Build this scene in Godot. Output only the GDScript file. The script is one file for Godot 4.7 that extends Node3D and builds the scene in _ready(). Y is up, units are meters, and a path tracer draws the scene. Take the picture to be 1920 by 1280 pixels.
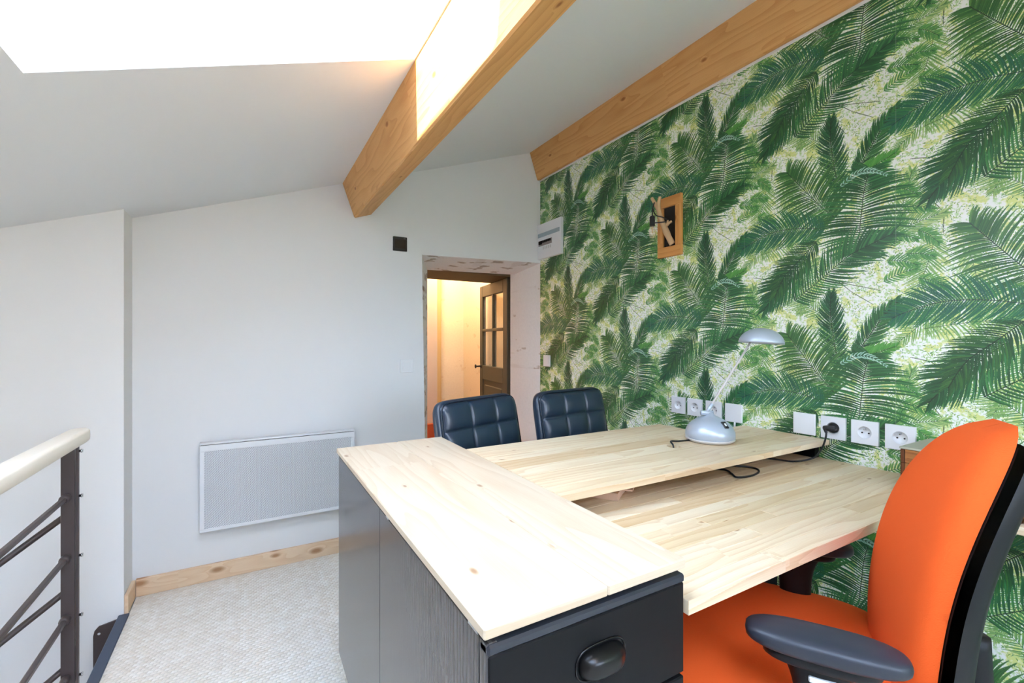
extends Node3D
# Attic office: x grows towards the wallpapered wall, -z towards the door wall, floor at y = 0.

const XW := 1.82        # wallpapered wall
const ZD := -2.745      # door wall
const ROOF_K := 0.345   # slope of the ceiling: y = 1.945 + 0.345 x
const ROOF_Y := 1.945
const STRIP := 0.522    # width of a wallpaper strip
const REPEAT := 0.63    # height of the print's repeat (half-drop)

var rng := RandomNumberGenerator.new()
var M := {}
var taken := {}

# ------------------------------------------------------------------ helpers
func numbered(called: String) -> String:
	var n: int = taken.get(called, 0)
	taken[called] = n + 1
	return called if n == 0 else "%s_%03d" % [called, n]

func thing(called: String, label: String, category: String, at := Vector3.ZERO, turn := 0.0, group := "") -> Node3D:
	var o := Node3D.new()
	o.name = numbered(called)
	add_child(o)
	o.position = at
	o.rotation.y = turn
	tag(o, label, category, group)
	return o

func tag(o: Node, label: String, category := "", group := "") -> void:
	o.set_meta("label", label)
	if category: o.set_meta("category", category)
	if group: o.set_meta("group", group)

func structure(called: String, label: String, category := "") -> Node3D:
	var o := Node3D.new()
	o.name = numbered(called)
	add_child(o)
	o.set_meta("kind", "structure")
	o.set_meta("label", label)
	if category: o.set_meta("category", category)
	return o

func put(st: SurfaceTool, called: String, m: Material, parent: Node, at := Vector3.ZERO, smooth := false) -> MeshInstance3D:
	if smooth:
		st.index()
		st.generate_normals()
	var o := MeshInstance3D.new()
	o.mesh = st.commit()
	o.material_override = m
	o.name = called
	o.position = at
	parent.add_child(o, true)
	return o

func tool_() -> SurfaceTool:
	var st := SurfaceTool.new()
	st.begin(Mesh.PRIMITIVE_TRIANGLES)
	return st

func uv_of(p: Vector3, n: Vector3, grain: int, off: Vector2) -> Vector2:
	# u runs along the grain axis, v across it, in metres
	var a := n.abs()
	var face := 0 if a.x >= a.y and a.x >= a.z else (1 if a.y >= a.z else 2)
	if face == grain:
		return Vector2(p[(grain + 1) % 3] * 0.15, p[(grain + 2) % 3]) + off
	return Vector2(p[grain], p[3 - grain - face]) + off

func face(st: SurfaceTool, pts: Array, out: Vector3, grain := 0, off := Vector2.ZERO) -> void:
	var n: Vector3 = (pts[1] - pts[0]).cross(pts[2] - pts[0])
	if n.length() < 1e-12: return
	var list := pts.duplicate()
	if n.dot(out) > 0.0: list.reverse()
	var nn := n.normalized()
	if nn.dot(out) < 0.0: nn = -nn
	for i in range(1, list.size() - 1):
		for k in [0, i, i + 1]:
			st.set_normal(nn)
			st.set_uv(uv_of(list[k], nn, grain, off))
			st.add_vertex(list[k])

func box(st: SurfaceTool, lo: Vector3, hi: Vector3, b := 0.0, grain := 0, off := Vector2.ZERO) -> SurfaceTool:
	# a box with chamfered edges (b = chamfer)
	var c := (lo + hi) * 0.5
	var h := (hi - lo).abs() * 0.5
	b = minf(b, 0.45 * minf(h.x, minf(h.y, h.z)))
	for ax in 3:
		var u := (ax + 1) % 3
		var v := (ax + 2) % 3
		for s in [-1.0, 1.0]:
			var pts := []
			for q in [[-1, -1], [1, -1], [1, 1], [-1, 1]]:
				var p := Vector3.ZERO
				p[ax] = s * h[ax]
				p[u] = q[0] * (h[u] - b)
				p[v] = q[1] * (h[v] - b)
				pts.append(c + p)
			var n := Vector3.ZERO
			n[ax] = s
			face(st, pts, n, grain, off)
	if b > 0.0:
		for ax in 3:
			var u := (ax + 1) % 3
			var v := (ax + 2) % 3
			for su in [-1.0, 1.0]:
				for sv in [-1.0, 1.0]:
					var pts := []
					for q in [[-1, 0], [1, 0], [1, 1], [-1, 1]]:
						var p := Vector3.ZERO
						p[ax] = q[0] * (h[ax] - b)
						p[u] = su * (h[u] - (b if q[1] else 0.0))
						p[v] = sv * (h[v] - (0.0 if q[1] else b))
						pts.append(c + p)
					var n := Vector3.ZERO
					n[u] = su
					n[v] = sv
					face(st, pts, n, grain, off)
		for sx in [-1.0, 1.0]:
			for sy in [-1.0, 1.0]:
				for sz in [-1.0, 1.0]:
					var s := Vector3(sx, sy, sz)
					face(st, [c + s * Vector3(h.x, h.y - b, h.z - b), c + s * Vector3(h.x - b, h.y, h.z - b), c + s * Vector3(h.x - b, h.y - b, h.z)], s, grain, off)
	return st

func prism(st: SurfaceTool, poly: PackedVector2Array, ax: int, a0: float, a1: float, grain := 0, off := Vector2.ZERO) -> SurfaceTool:
	# a polygon swept along axis ax; its 2D coordinates are the other two axes in x, y, z order
	var w := [1, 2] if ax == 0 else ([0, 2] if ax == 1 else [0, 1])
	var lift := func(p: Vector2, a: float) -> Vector3:
		var r := Vector3.ZERO
		r[w[0]] = p.x
		r[w[1]] = p.y
		r[ax] = a
		return r
	var tri := Geometry2D.triangulate_polygon(poly)
	var n := Vector3.ZERO
	n[ax] = 1.0
	for i in range(0, tri.size(), 3):
		face(st, [lift.call(poly[tri[i]], a1), lift.call(poly[tri[i + 1]], a1), lift.call(poly[tri[i + 2]], a1)], n, grain, off)
		face(st, [lift.call(poly[tri[i]], a0), lift.call(poly[tri[i + 1]], a0), lift.call(poly[tri[i + 2]], a0)], -n, grain, off)
	var turn := -1.0 if Geometry2D.is_polygon_clockwise(poly) else 1.0
	for i in poly.size():
		var p := poly[i]
		var q := poly[(i + 1) % poly.size()]
		var d := (q - p)
		var o2 := Vector2(d.y, -d.x) * turn
		var o := Vector3.ZERO
		o[w[0]] = o2.x
		o[w[1]] = o2.y
		face(st, [lift.call(p, a0), lift.call(q, a0), lift.call(q, a1), lift.call(p, a1)], o, grain, off)
	return st

func grid(st: SurfaceTool, fn: Callable, nu: int, nv: int, flip := false) -> SurfaceTool:
	# a smooth patch: fn(u, v) with u, v in 0..1
	for i in nu:
		for j in nv:
			var u0 := float(i) / nu
			var u1 := float(i + 1) / nu
			var v0 := float(j) / nv
			var v1 := float(j + 1) / nv
			var q := [Vector2(u0, v0), Vector2(u1, v0), Vector2(u1, v1), Vector2(u0, v1)]
			if flip: q.reverse()
			for k in [0, 1, 2, 0, 2, 3]:
				st.set_uv(q[k])
				st.add_vertex(fn.call(q[k].x, q[k].y))
	return st

func lathe(st: SurfaceTool, prof: Array, segs := 32, at := Vector3.ZERO, basis := Basis.IDENTITY) -> SurfaceTool:
	# profile of Vector2(radius, height), from bottom to top
	for i in segs:
		var a0 := TAU * i / segs
		var a1 := TAU * (i + 1) / segs
		for k in prof.size() - 1:
			var p: Vector2 = prof[k]
			var q: Vector2 = prof[k + 1]
			var v := [Vector3(p.x * cos(a0), p.y, p.x * sin(a0)), Vector3(p.x * cos(a1), p.y, p.x * sin(a1)), Vector3(q.x * cos(a1), q.y, q.x * sin(a1)), Vector3(q.x * cos(a0), q.y, q.x * sin(a0))]
			for t in [[0, 1, 2], [0, 2, 3]]:
				if v[t[0]].distance_squared_to(v[t[1]]) < 1e-14 or v[t[1]].distance_squared_to(v[t[2]]) < 1e-14 or v[t[0]].distance_squared_to(v[t[2]]) < 1e-14: continue
				for m in t:
					st.set_uv(Vector2(float(i) / segs, float(k) / prof.size()))
					st.add_vertex(at + basis * v[m])
	return st

func tube(st: SurfaceTool, pts: Array, r, segs := 10) -> SurfaceTool:
	# round bar through points; r is a number or an array of radii
	var rings := []
	var side := Vector3.UP
	for i in pts.size():
		var d: Vector3 = (pts[mini(i + 1, pts.size() - 1)] - pts[maxi(i - 1, 0)]).normalized()
		if i == 0: side = (Vector3.RIGHT if absf(d.x) < 0.8 else Vector3.UP)
		side = (side - d * side.dot(d)).normalized()
		var up := d.cross(side)
		var rr: float = r[i] if r is Array else r
		var ring := []
		for k in segs:
			var a := TAU * k / segs
			ring.append(pts[i] + (side * cos(a) + up * sin(a)) * rr)
		rings.append(ring)
	for i in rings.size() - 1:
		for k in segs:
			var k1 := (k + 1) % segs
			for v in [rings[i][k], rings[i + 1][k], rings[i + 1][k1], rings[i][k], rings[i + 1][k1], rings[i][k1]]:
				st.add_vertex(v)
	for e in [0, rings.size() - 1]:
		for k in segs:
			var a: Vector3 = rings[e][k]
			var b: Vector3 = rings[e][(k + 1) % segs]
			for v in ([pts[e], a, b] if e == 0 else [pts[e], b, a]):
				st.add_vertex(v)
	return st

func smooth_path(pts: Array, step := 6) -> Array:
	var out := []
	for i in pts.size() - 1:
		var p0: Vector3 = pts[maxi(i - 1, 0)]
		var p3: Vector3 = pts[mini(i + 2, pts.size() - 1)]
		for k in step:
			out.append(pts[i].cubic_interpolate(pts[i + 1], p0, p3, float(k) / step))
	out.append(pts[-1])
	return out

func pillow(st: SurfaceTool, half: Vector3, e_plan := 0.5, e_side := 0.6, at := Vector3.ZERO, nu := 40, nv := 20) -> SurfaceTool:
	# a superellipsoid: e_plan rounds the outline seen from above, e_side the profile
	var sg := func(x: float, e: float) -> float: return signf(x) * pow(absf(x), e)
	return grid(st, func(u: float, v: float) -> Vector3:
		var a := TAU * u
		var b := PI * (v - 0.5)
		var cb: float = sg.call(cos(b), e_side)
		return at + Vector3(half.x * cb * sg.call(cos(a), e_plan), half.y * sg.call(sin(b), e_side), half.z * cb * sg.call(sin(a), e_plan)), nu, nv)

func mat(c: Color, rough := 0.6, spec := 0.5, metal := 0.0) -> StandardMaterial3D:
	var m := StandardMaterial3D.new()
	m.albedo_color = c
	m.roughness = rough
	m.metallic = metal
	m.metallic_specular = spec
	return m

func rgb8(r: float, g: float, b: float) -> Color:
	return Color(r / 255.0, g / 255.0, b / 255.0)

# ------------------------------------------------------------------ textures
func wood_texture(light: Color, dark: Color, sd: int, rings: float, contrast: float, knots: Array, size := Vector2i(1024, 512)) -> ImageTexture:
	# 1.2 m along the grain by 0.4 m across; knots: [u, v, radius] in metres
	var warp := FastNoiseLite.new()
	warp.seed = sd
	warp.frequency = 1.0
	warp.fractal_octaves = 2
	var fibre := FastNoiseLite.new()
	fibre.seed = sd + 1
	fibre.frequency = 1.0
	fibre.fractal_octaves = 2
	var bytes := PackedByteArray()
	bytes.resize(size.x * size.y * 3)
	var knot_dark := Color(dark.r * 0.74, dark.g * 0.62, dark.b * 0.52)
	for j in size.y:
		var v := 0.4 * j / size.y
		# blend the last rows into the first, so that the sheet repeats
		for i in size.x:
			var u := 1.2 * i / size.x
			var r := v * rings + 1.4 * warp.get_noise_2d(u * 1.1, v * 9.0)
			var k_in := 0.0
			for k in knots:
				var du: float = (u - k[0]) * 0.45
				var dv: float = v - k[1]
				var q := sqrt(du * du + dv * dv) / (0.62 * float(k[2]))
				if q < 5.0:
					r += 1.3 * exp(-q * q * 0.35) * signf(dv + 0.0001)
					k_in = maxf(k_in, clampf(1.5 - q * 1.2, 0.0, 1.0))
			var ring := r - floorf(r)
			ring = pow(ring, 2.2)
			var f := 0.5 + 0.5 * fibre.get_noise_2d(u * 9.0, v * 420.0)
			var t := clampf(contrast * (0.62 * ring + 0.5 * (f - 0.35)), 0.0, 1.0)
			var c := light.lerp(dark, t).lerp(knot_dark, k_in * 0.7)
			var at := (j * size.x + i) * 3
			bytes[at] = int(clampf(c.r, 0, 1) * 255)
			bytes[at + 1] = int(clampf(c.g, 0, 1) * 255)
			bytes[at + 2] = int(clampf(c.b, 0, 1) * 255)
	return ImageTexture.create_from_image(Image.create_from_data(size.x, size.y, false, Image.FORMAT_RGB8, bytes))

func wood(light: Color, dark: Color, sd: int, rings: float, contrast: float, knots: Array, rough := 0.5, size := Vector2i(1024, 512)) -> StandardMaterial3D:
	var m := mat(Color.WHITE, rough, 0.45)
	m.albedo_texture = wood_texture(light, dark, sd, rings, contrast, knots, size)
	m.uv1_scale = Vector3(1.0 / 1.2, 1.0 / 0.4, 1)
	return m

func toned(m: StandardMaterial3D, c: Color) -> StandardMaterial3D:
	var n: StandardMaterial3D = m.duplicate()
	n.albedo_color = c
	return n

# --- the printed wallpaper: palm fronds over speckled foliage, one repeat cell
const CELL_W := 672
const CELL_H := 812
var cell := PackedByteArray()

func dot_px(x: int, y: int, c: Color) -> void:
	var k := floori(float(x) / CELL_W)
	x -= k * CELL_W
	y = posmod(y - k * (CELL_H / 2), CELL_H)
	var at := (y * CELL_W + x) * 3
	cell[at] = c.r8
	cell[at + 1] = c.g8
	cell[at + 2] = c.b8

func to_px(p: Vector2) -> Vector2:
	return Vector2((p.x + 1.1) / STRIP * CELL_W, (2.0 - p.y) / REPEAT * CELL_H)

func leaflet(p: Vector2, d: Vector2, length: float, bend: float, width: float, c: Color, c_tip: Color) -> void:
	# a tapered, bent stroke in print pixels
	var steps := int(length * 1.15)
	if steps < 2: return
	var step := length / steps
	for i in steps:
		var s := float(i) / steps
		var w := width * pow(sin(PI * (0.06 + 0.92 * s)), 0.7) * (1.0 - 0.35 * s)
		var n := Vector2(-d.y, d.x)
		var cc := c.lerp(c_tip, s)
		var half := maxf(w * 0.5, 0.45)
		var t := -half
		while t <= half:
			var q := p + n * t
			dot_px(floori(q.x), floori(q.y), cc if t < half * 0.35 else cc.darkened(0.16))
			t += 0.7
		p += d * step
		d = d.rotated(bend / steps)

func frond(spine: Array, n: int, length: float, a0: float, a1: float, bend: float, width: float, c1: Color, c2: Color, stem := 2.6) -> void:
	# spine in wall metres, base first; leaflets from both sides of it
	var pts := []
	for p in spine: pts.append(to_px(p))
	var path := []
	for i in pts.size() - 1:
		for k in 24:
			path.append(pts[i].cubic_interpolate(pts[i + 1], pts[maxi(i - 1, 0)], pts[mini(i + 2, pts.size() - 1)], k / 24.0))
	path.append(pts[-1])
	var scale := CELL_W / STRIP
	for i in n:
		var t := (i + 0.5) / n
		var at := t * (path.size() - 2)
		var k := int(at)
		var p: Vector2 = path[k].lerp(path[k + 1], at - k)
		var d: Vector2 = (path[mini(k + 2, path.size() - 1)] - path[maxi(k - 2, 0)]).normalized()
		var shape := (0.55 + 0.45 * smoothstep(0.0, 0.3, t)) * (1.0 - 0.62 * smoothstep(0.45, 1.0, t))
		for s in [-1.0, 1.0]:
			var ang := deg_to_rad(lerpf(a0, a1, t) + rng.randf_range(-4, 4))
			var ll := length * scale * shape * rng.randf_range(0.88, 1.08)
			var tone := rng.randf()
			var c := c1.lerp(c2, tone * tone)
			leaflet(p, d.rotated(s * ang), ll, -s * bend * rng.randf_range(0.7, 1.2), width * scale * rng.randf_range(0.8, 1.15), c, c.lerp(c2, 0.5))
	for i in path.size() - 1:
		var a: Vector2 = path[i]
		var b: Vector2 = path[i + 1]
		leaflet(a, (b - a).normalized(), a.distance_to(b) + 1.0, 0.0, stem, c1.darkened(0.45), c1.darkened(0.4))

func wallpaper_texture() -> ImageTexture:
	cell.resize(CELL_W * CELL_H * 3)
	var big := FastNoiseLite.new()
	big.seed = 5
	big.frequency = 1.0
	big.fractal_octaves = 3
	var white := rgb8(250, 252, 246)
	var yellow := rgb8(222, 228, 140)
	var pale := rgb8(190, 220, 160)
	# speckled light between leaves; noise taken on a torus-free blend that fits the half-drop cell
	for j in CELL_H:
		for i in CELL_W:
			var fx := float(i) / CELL_W
			var x := i * 0.012
			var y := j * 0.012
			var y2 := (j + CELL_H / 2) * 0.012
			var n := lerpf(big.get_noise_2d(x, y), big.get_noise_2d(x - CELL_W * 0.012, y2), fx)
			var m := lerpf(big.get_noise_2d(x * 5.0 + 50.0, y * 5.0), big.get_noise_2d((x - CELL_W * 0.012) * 5.0 + 50.0, y2 * 5.0), fx)
			var c := white.lerp(yellow, smoothstep(0.0, 0.42, n + 0.5 * m))
			c = c.lerp(pale, smoothstep(0.05, 0.5, m - 0.4 * n))
			var at := (j * CELL_W + i) * 3
			cell[at] = c.r8
			cell[at + 1] = c.g8
			cell[at + 2] = c.b8
	var specks := [rgb8(150, 190, 70), rgb8(110, 165, 70), rgb8(185, 205, 90), rgb8(70, 140, 75), rgb8(225, 235, 160), rgb8(250, 252, 246)]
	for i in 9000:
		var p := Vector2(rng.randf() * CELL_W, rng.randf() * CELL_H)
		if big.get_noise_2d(p.x * 0.011 + 90.0, p.y * 0.011) < -0.12: continue
		leaflet(p, Vector2.from_angle(rng.randf() * TAU), rng.randf_range(3, 12), rng.randf_range(-0.5, 0.5), rng.randf_range(1.2, 3.2), specks[rng.randi() % 6], specks[rng.randi() % 6])
	# fine twigs and branches
	for tw in [[Vector2(-0.574, 1.644), Vector2(-0.539, 1.592), Vector2(-0.541, 1.53)], [Vector2(-0.62, 1.78), Vector2(-0.57, 1.768), Vector2(-0.541, 1.744)], [Vector2(-0.83, 1.42), Vector2(-0.78, 1.37), Vector2(-0.72, 1.325)], [Vector2(-0.86, 1.43), Vector2(-0.79, 1.40), Vector2(-0.70, 1.37)], [Vector2(-0.90, 1.40), Vector2(-0.83, 1.345), Vector2(-0.80, 1.30)]]:
		for i in tw.size() - 1:
			var a := to_px(tw[i])
			var b := to_px(tw[i + 1])
			leaflet(a, (b - a).normalized(), a.distance_to(b) + 2, 0.0, 2.4, rgb8(62, 84, 48), rgb8(62, 84, 48))
	var deep := rgb8(17, 68, 40)
	var mid := rgb8(48, 130, 70)
	var fresh := rgb8(104, 168, 74)
	var teal := rgb8(24, 92, 80)
	# pale fronds far behind
	for k in 9:
		var p := Vector2(rng.randf_range(-1.1, -0.58), rng.randf_range(1.38, 2.0))
		var d := Vector2.from_angle(rng.randf() * TAU) * 0.11
		frond([p - d, p + Vector2(0.01, 0.01), p + d], 30, 0.062, 64, 32, rng.randf_range(-0.5, 0.5), 0.0042, rgb8(96, 158, 80), rgb8(186, 212, 128), 1.2)
	# small sprigs of the undergrowth
	for sp in [[-0.69, 1.398, -0.60, 1.43], [-0.681, 1.466, -0.60, 1.44], [-0.662, 1.509, -0.64, 1.61], [-0.64, 1.634, -0.56, 1.605], [-0.60, 1.55, -0.55, 1.50], [-0.69, 1.56, -0.60, 1.52], [-0.63, 1.48, -0.56, 1.46], [-0.60, 1.40, -0.53, 1.36], [-0.66, 1.70, -0.60, 1.66], [-0.58, 1.70, -0.54, 1.64]]:
		frond([Vector2(sp[0], sp[1]), Vector2((sp[0] + sp[2]) / 2, (sp[1] + sp[3]) / 2 + 0.006), Vector2(sp[2], sp[3])], 13, 0.034, 62, 35, 0.25, 0.0052, rgb8(52, 132, 62), rgb8(128, 186, 92), 1.4)
	# the fronds, back to front
	frond([Vector2(-0.400, 1.835), Vector2(-0.472, 1.762), Vector2(-0.521, 1.715), Vector2(-0.575, 1.640)], 58, 0.112, 62, 28, 0.35, 0.0056, deep, mid)
	frond([Vector2(-0.375, 1.885), Vector2(-0.430, 1.830), Vector2(-0.490, 1.770), Vector2(-0.530, 1.690)], 40, 0.09, 70, 34, 0.4, 0.0052, deep, rgb8(60, 120, 50))
	frond([Vector2(-0.822, 1.735), Vector2(-0.838, 1.837), Vector2(-0.850, 1.935), Vector2(-0.847, 2.005)], 54, 0.072, 60, 30, 0.3, 0.0050, deep, rgb8(40, 112, 64))
	frond([Vector2(-0.775, 1.780), Vector2(-0.734, 1.843), Vector2(-0.690, 1.914), Vector2(-0.650, 1.962)], 40, 0.066, 56, 26, 0.3, 0.0056, deep, rgb8(58, 130, 62))
	frond([Vector2(-0.765, 1.787), Vector2(-0.719, 1.790), Vector2(-0.655, 1.815)], 20, 0.046, 66, 36, 0.3, 0.0075, rgb8(58, 142, 50), fresh)
	frond([Vector2(-0.833, 1.643), Vector2(-0.882, 1.696), Vector2(-0.956, 1.795), Vector2(-1.005, 1.862)], 54, 0.138, 76, 38, -0.5, 0.0064, rgb8(30, 88, 40), rgb8(96, 152, 70))
	frond([Vector2(-0.868, 1.610), Vector2(-0.960, 1.632), Vector2(-1.060, 1.636), Vector2(-1.150, 1.610), Vector2(-1.190, 1.590)], 62, 0.094, 74, 36, 0.35, 0.0056, teal, mid)
	frond([Vector2(-0.765, 1.505), Vector2(-0.757, 1.600), Vector2(-0.745, 1.715), Vector2(-0.728, 1.785)], 44, 0.158, 92, 52, -0.5, 0.0078, rgb8(18, 74, 40), rgb8(62, 140, 72))
	frond([Vector2(-0.975, 1.356), Vector2(-0.870, 1.437), Vector2(-0.797, 1.496), Vector2(-0.739, 1.523), Vector2(-0.665, 1.552)], 56, 0.104, 68, 36, 0.3, 0.0062, rgb8(18, 74, 42), rgb8(64, 140, 70))
	frond([Vector2(-0.819, 1.749), Vector2(-0.770, 1.779), Vector2(-0.724, 1.776), Vector2(-0.681, 1.748)], 15, 0.022, 60, 40, 0.8, 0.0042, rgb8(150, 205, 185), rgb8(196, 228, 212), 1.2)
	var tile := Image.create_from_data(CELL_W, CELL_H, false, Image.FORMAT_RGB8, cell)
	var sheet := Image.create(CELL_W * 2, CELL_H, false, Image.FORMAT_RGB8)
	sheet.blit_rect(tile, Rect2i(0, 0, CELL_W, CELL_H), Vector2i.ZERO)
	var h2 := CELL_H / 2
	sheet.blit_rect(tile, Rect2i(0, h2, CELL_W, h2), Vector2i(CELL_W, 0))
	sheet.blit_rect(tile, Rect2i(0, 0, CELL_W, h2), Vector2i(CELL_W, h2))
	return ImageTexture.create_from_image(sheet)

func carpet_maps() -> Array:
	# woven sisal: staggered twisted knots, 0.288 m square
	var s := 512
	var col := Image.create(s, s, false, Image.FORMAT_RGB8)
	var hgt := Image.create(s, s, false, Image.FORMAT_RGB8)
	var nz := FastNoiseLite.new()
	nz.seed = 8
	nz.frequency = 0.05
	var rows := 24
	var cols := 16
	var tone := []
	for i in rows * cols: tone.append(rng.randf())
	for j in s:
		for i in s:
			var r := float(j) / s * rows
			var ri := int(r)
			var c := fposmod(float(i) / s * cols + (0.5 if ri % 2 else 0.0) + 0.22 * (r - ri), cols)
			var ci := int(c) % cols
			var fx := c - floorf(c)
			var fy := r - ri
			var h := pow(maxf(0.0, sin(PI * fx)), 0.45) * pow(maxf(0.0, sin(PI * fy)), 0.5)
			var strand := 0.5 + 0.5 * sin((fx * 2.0 + fy * 3.0) * TAU)
			var t: float = tone[ri * cols + ci]
			h = clampf(h * (0.8 + 0.2 * t) + 0.08 * strand * h, 0.0, 1.0)
			var n := 0.06 * nz.get_noise_2d(i * 6.0, j * 6.0)
			var base := rgb8(238, 229, 214).lerp(rgb8(252, 247, 237), t)
			var k := 1.0 + n - (0.08 if h < 0.22 else 0.0)
			col.set_pixel(i, j, Color(base.r * k, base.g * k, base.b * k))
			hgt.set_pixel(i, j, Color(h, h, h))
	return [ImageTexture.create_from_image(col), ImageTexture.create_from_image(hgt)]

func perforated_texture() -> ImageTexture:
	var im := Image.create(64, 64, false, Image.FORMAT_RGB8)
	im.fill(rgb8(232, 235, 238))
	for j in 64:
		for i in 64:
			for c in [Vector2(16, 16), Vector2(48, 48), Vector2(48, -16), Vector2(-16, 48), Vector2(80, 16), Vector2(16, 80)]:
				if Vector2(i + 0.5, j + 0.5).distance_to(c) < 13.5:
					im.set_pixel(i, j, rgb8(96, 102, 116))
	return ImageTexture.create_from_image(im)

func stained_texture(base: Color, stain: Color, sd: int, amount: float) -> ImageTexture:
	var a := FastNoiseLite.new()
	a.seed = sd
	a.frequency = 0.02
	a.fractal_octaves = 4
	var im := Image.create(256, 256, false, Image.FORMAT_RGB8)
	for j in 256:
		for i in 256:
			var n := a.get_noise_2d(i * 0.7, j * 1.6)
			var g := 0.02 * a.get_noise_2d(i * 9.0, j * 9.0)
			var k := smoothstep(0.30 - amount, 0.42 - amount, n)
			var c := base.lerp(stain, k * 0.75)
			im.set_pixel(i, j, Color(c.r + g, c.g + g, c.b + g))
	return ImageTexture.create_from_image(im)

func make_materials() -> void:
	M.wall = mat(rgb8(239, 239, 239), 0.85, 0.35)
	M.ceiling = mat(rgb8(240, 240, 240), 0.9, 0.3)
	M.white = mat(rgb8(240, 241, 242), 0.35)
	M.white_metal = mat(rgb8(238, 240, 243), 0.4)
	M.reveal = mat(Color.WHITE, 0.9, 0.3)
	M.reveal.albedo_texture = stained_texture(rgb8(239, 239, 239), rgb8(138, 118, 100), 21, 0.02)
	M.reveal.uv1_triplanar = true
	M.reveal.uv1_scale = Vector3(1.1, 1.1, 1.1)
	M.jamb = mat(Color.WHITE, 0.9, 0.3)
	M.jamb.albedo_texture = stained_texture(rgb8(239, 239, 239), rgb8(176, 160, 148), 33, -0.12)
	M.jamb.uv1_triplanar = true
	M.wallpaper = mat(Color.WHITE, 0.36, 0.6)
	M.wallpaper.albedo_texture = wallpaper_texture()
	var cm := carpet_maps()
	M.carpet = mat(Color.WHITE, 0.95, 0.2)
	M.carpet.albedo_texture = cm[0]
	M.carpet.heightmap_enabled = true
	M.carpet.heightmap_texture = cm[1]
	M.carpet.heightmap_scale = 0.4
	M.carpet.uv1_scale = Vector3.ONE / 0.34
	# beams: orange-stained softwood; skirting: pale pine with knots; desk tops: bleached pine
	M.beam = wood(rgb8(226, 172, 108), rgb8(196, 132, 68), 11, 26.0, 0.75, [[0.22, 0.09, 0.012], [0.55, 0.25, 0.010], [0.93, 0.14, 0.014], [0.74, 0.33, 0.009]], 0.55)
	M.skirting = wood(rgb8(240, 212, 180), rgb8(216, 172, 130), 12, 20.0, 0.6, [[0.16, 0.05, 0.024], [0.42, 0.06, 0.018], [0.62, 0.04, 0.026], [0.82, 0.03, 0.020], [1.05, 0.06, 0.024], [0.30, 0.30, 0.016]], 0.55)
	M.pine = wood(rgb8(239, 220, 189), rgb8(208, 170, 124), 13, 30.0, 0.72, [[0.25, 0.05, 0.008], [0.7, 0.14, 0.009], [1.0, 0.30, 0.007], [0.45, 0.26, 0.006], [0.12, 0.34, 0.007]], 0.42)
	M.board = wood(rgb8(220, 203, 178), rgb8(196, 166, 132), 14, 22.0, 0.6, [[0.12, 0.06, 0.009], [0.33, 0.17, 0.010], [0.52, 0.05, 0.007], [0.66, 0.30, 0.009], [0.86, 0.12, 0.008], [1.02, 0.26, 0.010], [0.20, 0.33, 0.007]], 0.42)
	M.veneer = wood(rgb8(92, 89, 90), rgb8(34, 32, 34), 15, 90.0, 1.1, [], 0.2)
	M.chest = wood(rgb8(172, 112, 60), rgb8(112, 62, 28), 16, 70.0, 1.0, [], 0.5, Vector2i(512, 256))
	M.pine_tones = []
	for c in [rgb8(255, 255, 255), rgb8(250, 245, 238), rgb8(244, 236, 222), rgb8(253, 250, 246), rgb8(238, 226, 210)]:
		M.pine_tones.append(toned(M.pine, c))
	M.black_lacquer = mat(rgb8(20, 20, 22), 0.55, 0.3)
	M.black_trim = mat(rgb8(46, 50, 58), 0.35)
	M.pull = mat(rgb8(34, 33, 34), 0.28, 0.6, 0.6)
	M.chrome = mat(rgb8(200, 204, 210), 0.2, 0.5, 1.0)
	M.rail_steel = mat(rgb8(72, 62, 62), 0.4, 0.5)
	M.trim_steel = mat(rgb8(52, 68, 92), 0.35, 0.6, 0.3)
	M.rail_wood = mat(rgb8(250, 242, 226), 0.4)
	M.leather = mat(rgb8(32, 48, 66), 0.32, 0.6)
	M.seam = mat(rgb8(30, 40, 54), 0.4, 0.5)
	M.orange = mat(rgb8(240, 98, 40), 0.9, 0.25)
	M.orange.rim_enabled = true
	M.orange.rim = 0.25
	M.orange.rim_tint = 0.7
	var weave := FastNoiseLite.new()
	weave.seed = 4
	weave.frequency = 0.4
	var wt := NoiseTexture2D.new()
	wt.width = 256
	wt.height = 256
	wt.seamless = true
	wt.noise = weave
	M.orange.heightmap_enabled = true
	M.orange.heightmap_texture = wt
	M.orange.heightmap_scale = 0.06
	M.orange.uv1_scale = Vector3(3, 3, 1)
	M.plastic = mat(rgb8(21, 21, 25), 0.5, 0.4)
	M.pad = mat(rgb8(44, 48, 58), 0.42)
	M.cable = mat(rgb8(28, 27, 28), 0.45)
	M.lamp = mat(rgb8(190, 200, 212), 0.36, 0.5, 0.35)
	M.lamp_edge = mat(rgb8(206, 200, 194), 0.5)
	M.dark = mat(rgb8(18, 18, 20), 0.3)
	M.screen = mat(rgb8(44, 40, 38), 0.12)
	M.driftwood = mat(rgb8(206, 172, 132), 0.8, 0.3)
	M.frame_wood = toned(M.beam, rgb8(250, 238, 220))
	M.bulb = mat(Color(0.95, 0.85, 0.7, 0.2), 0.05)
	M.bulb.transparency = BaseMaterial3D.TRANSPARENCY_ALPHA
	M.glass = mat(Color(0.9, 0.95, 0.95, 0.12), 0.03)
	M.glass.transparency = BaseMaterial3D.TRANSPARENCY_ALPHA
	M.door = mat(rgb8(74, 72, 60), 0.5)
	M.lintel = mat(rgb8(100, 90, 70), 0.85, 0.3)
	M.hall = mat(Color.WHITE, 0.9, 0.3)
	M.hall.albedo_texture = stained_texture(rgb8(240, 226, 202), rgb8(226, 206, 176), 52, -0.14)
	M.hall.uv1_triplanar = true
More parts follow.
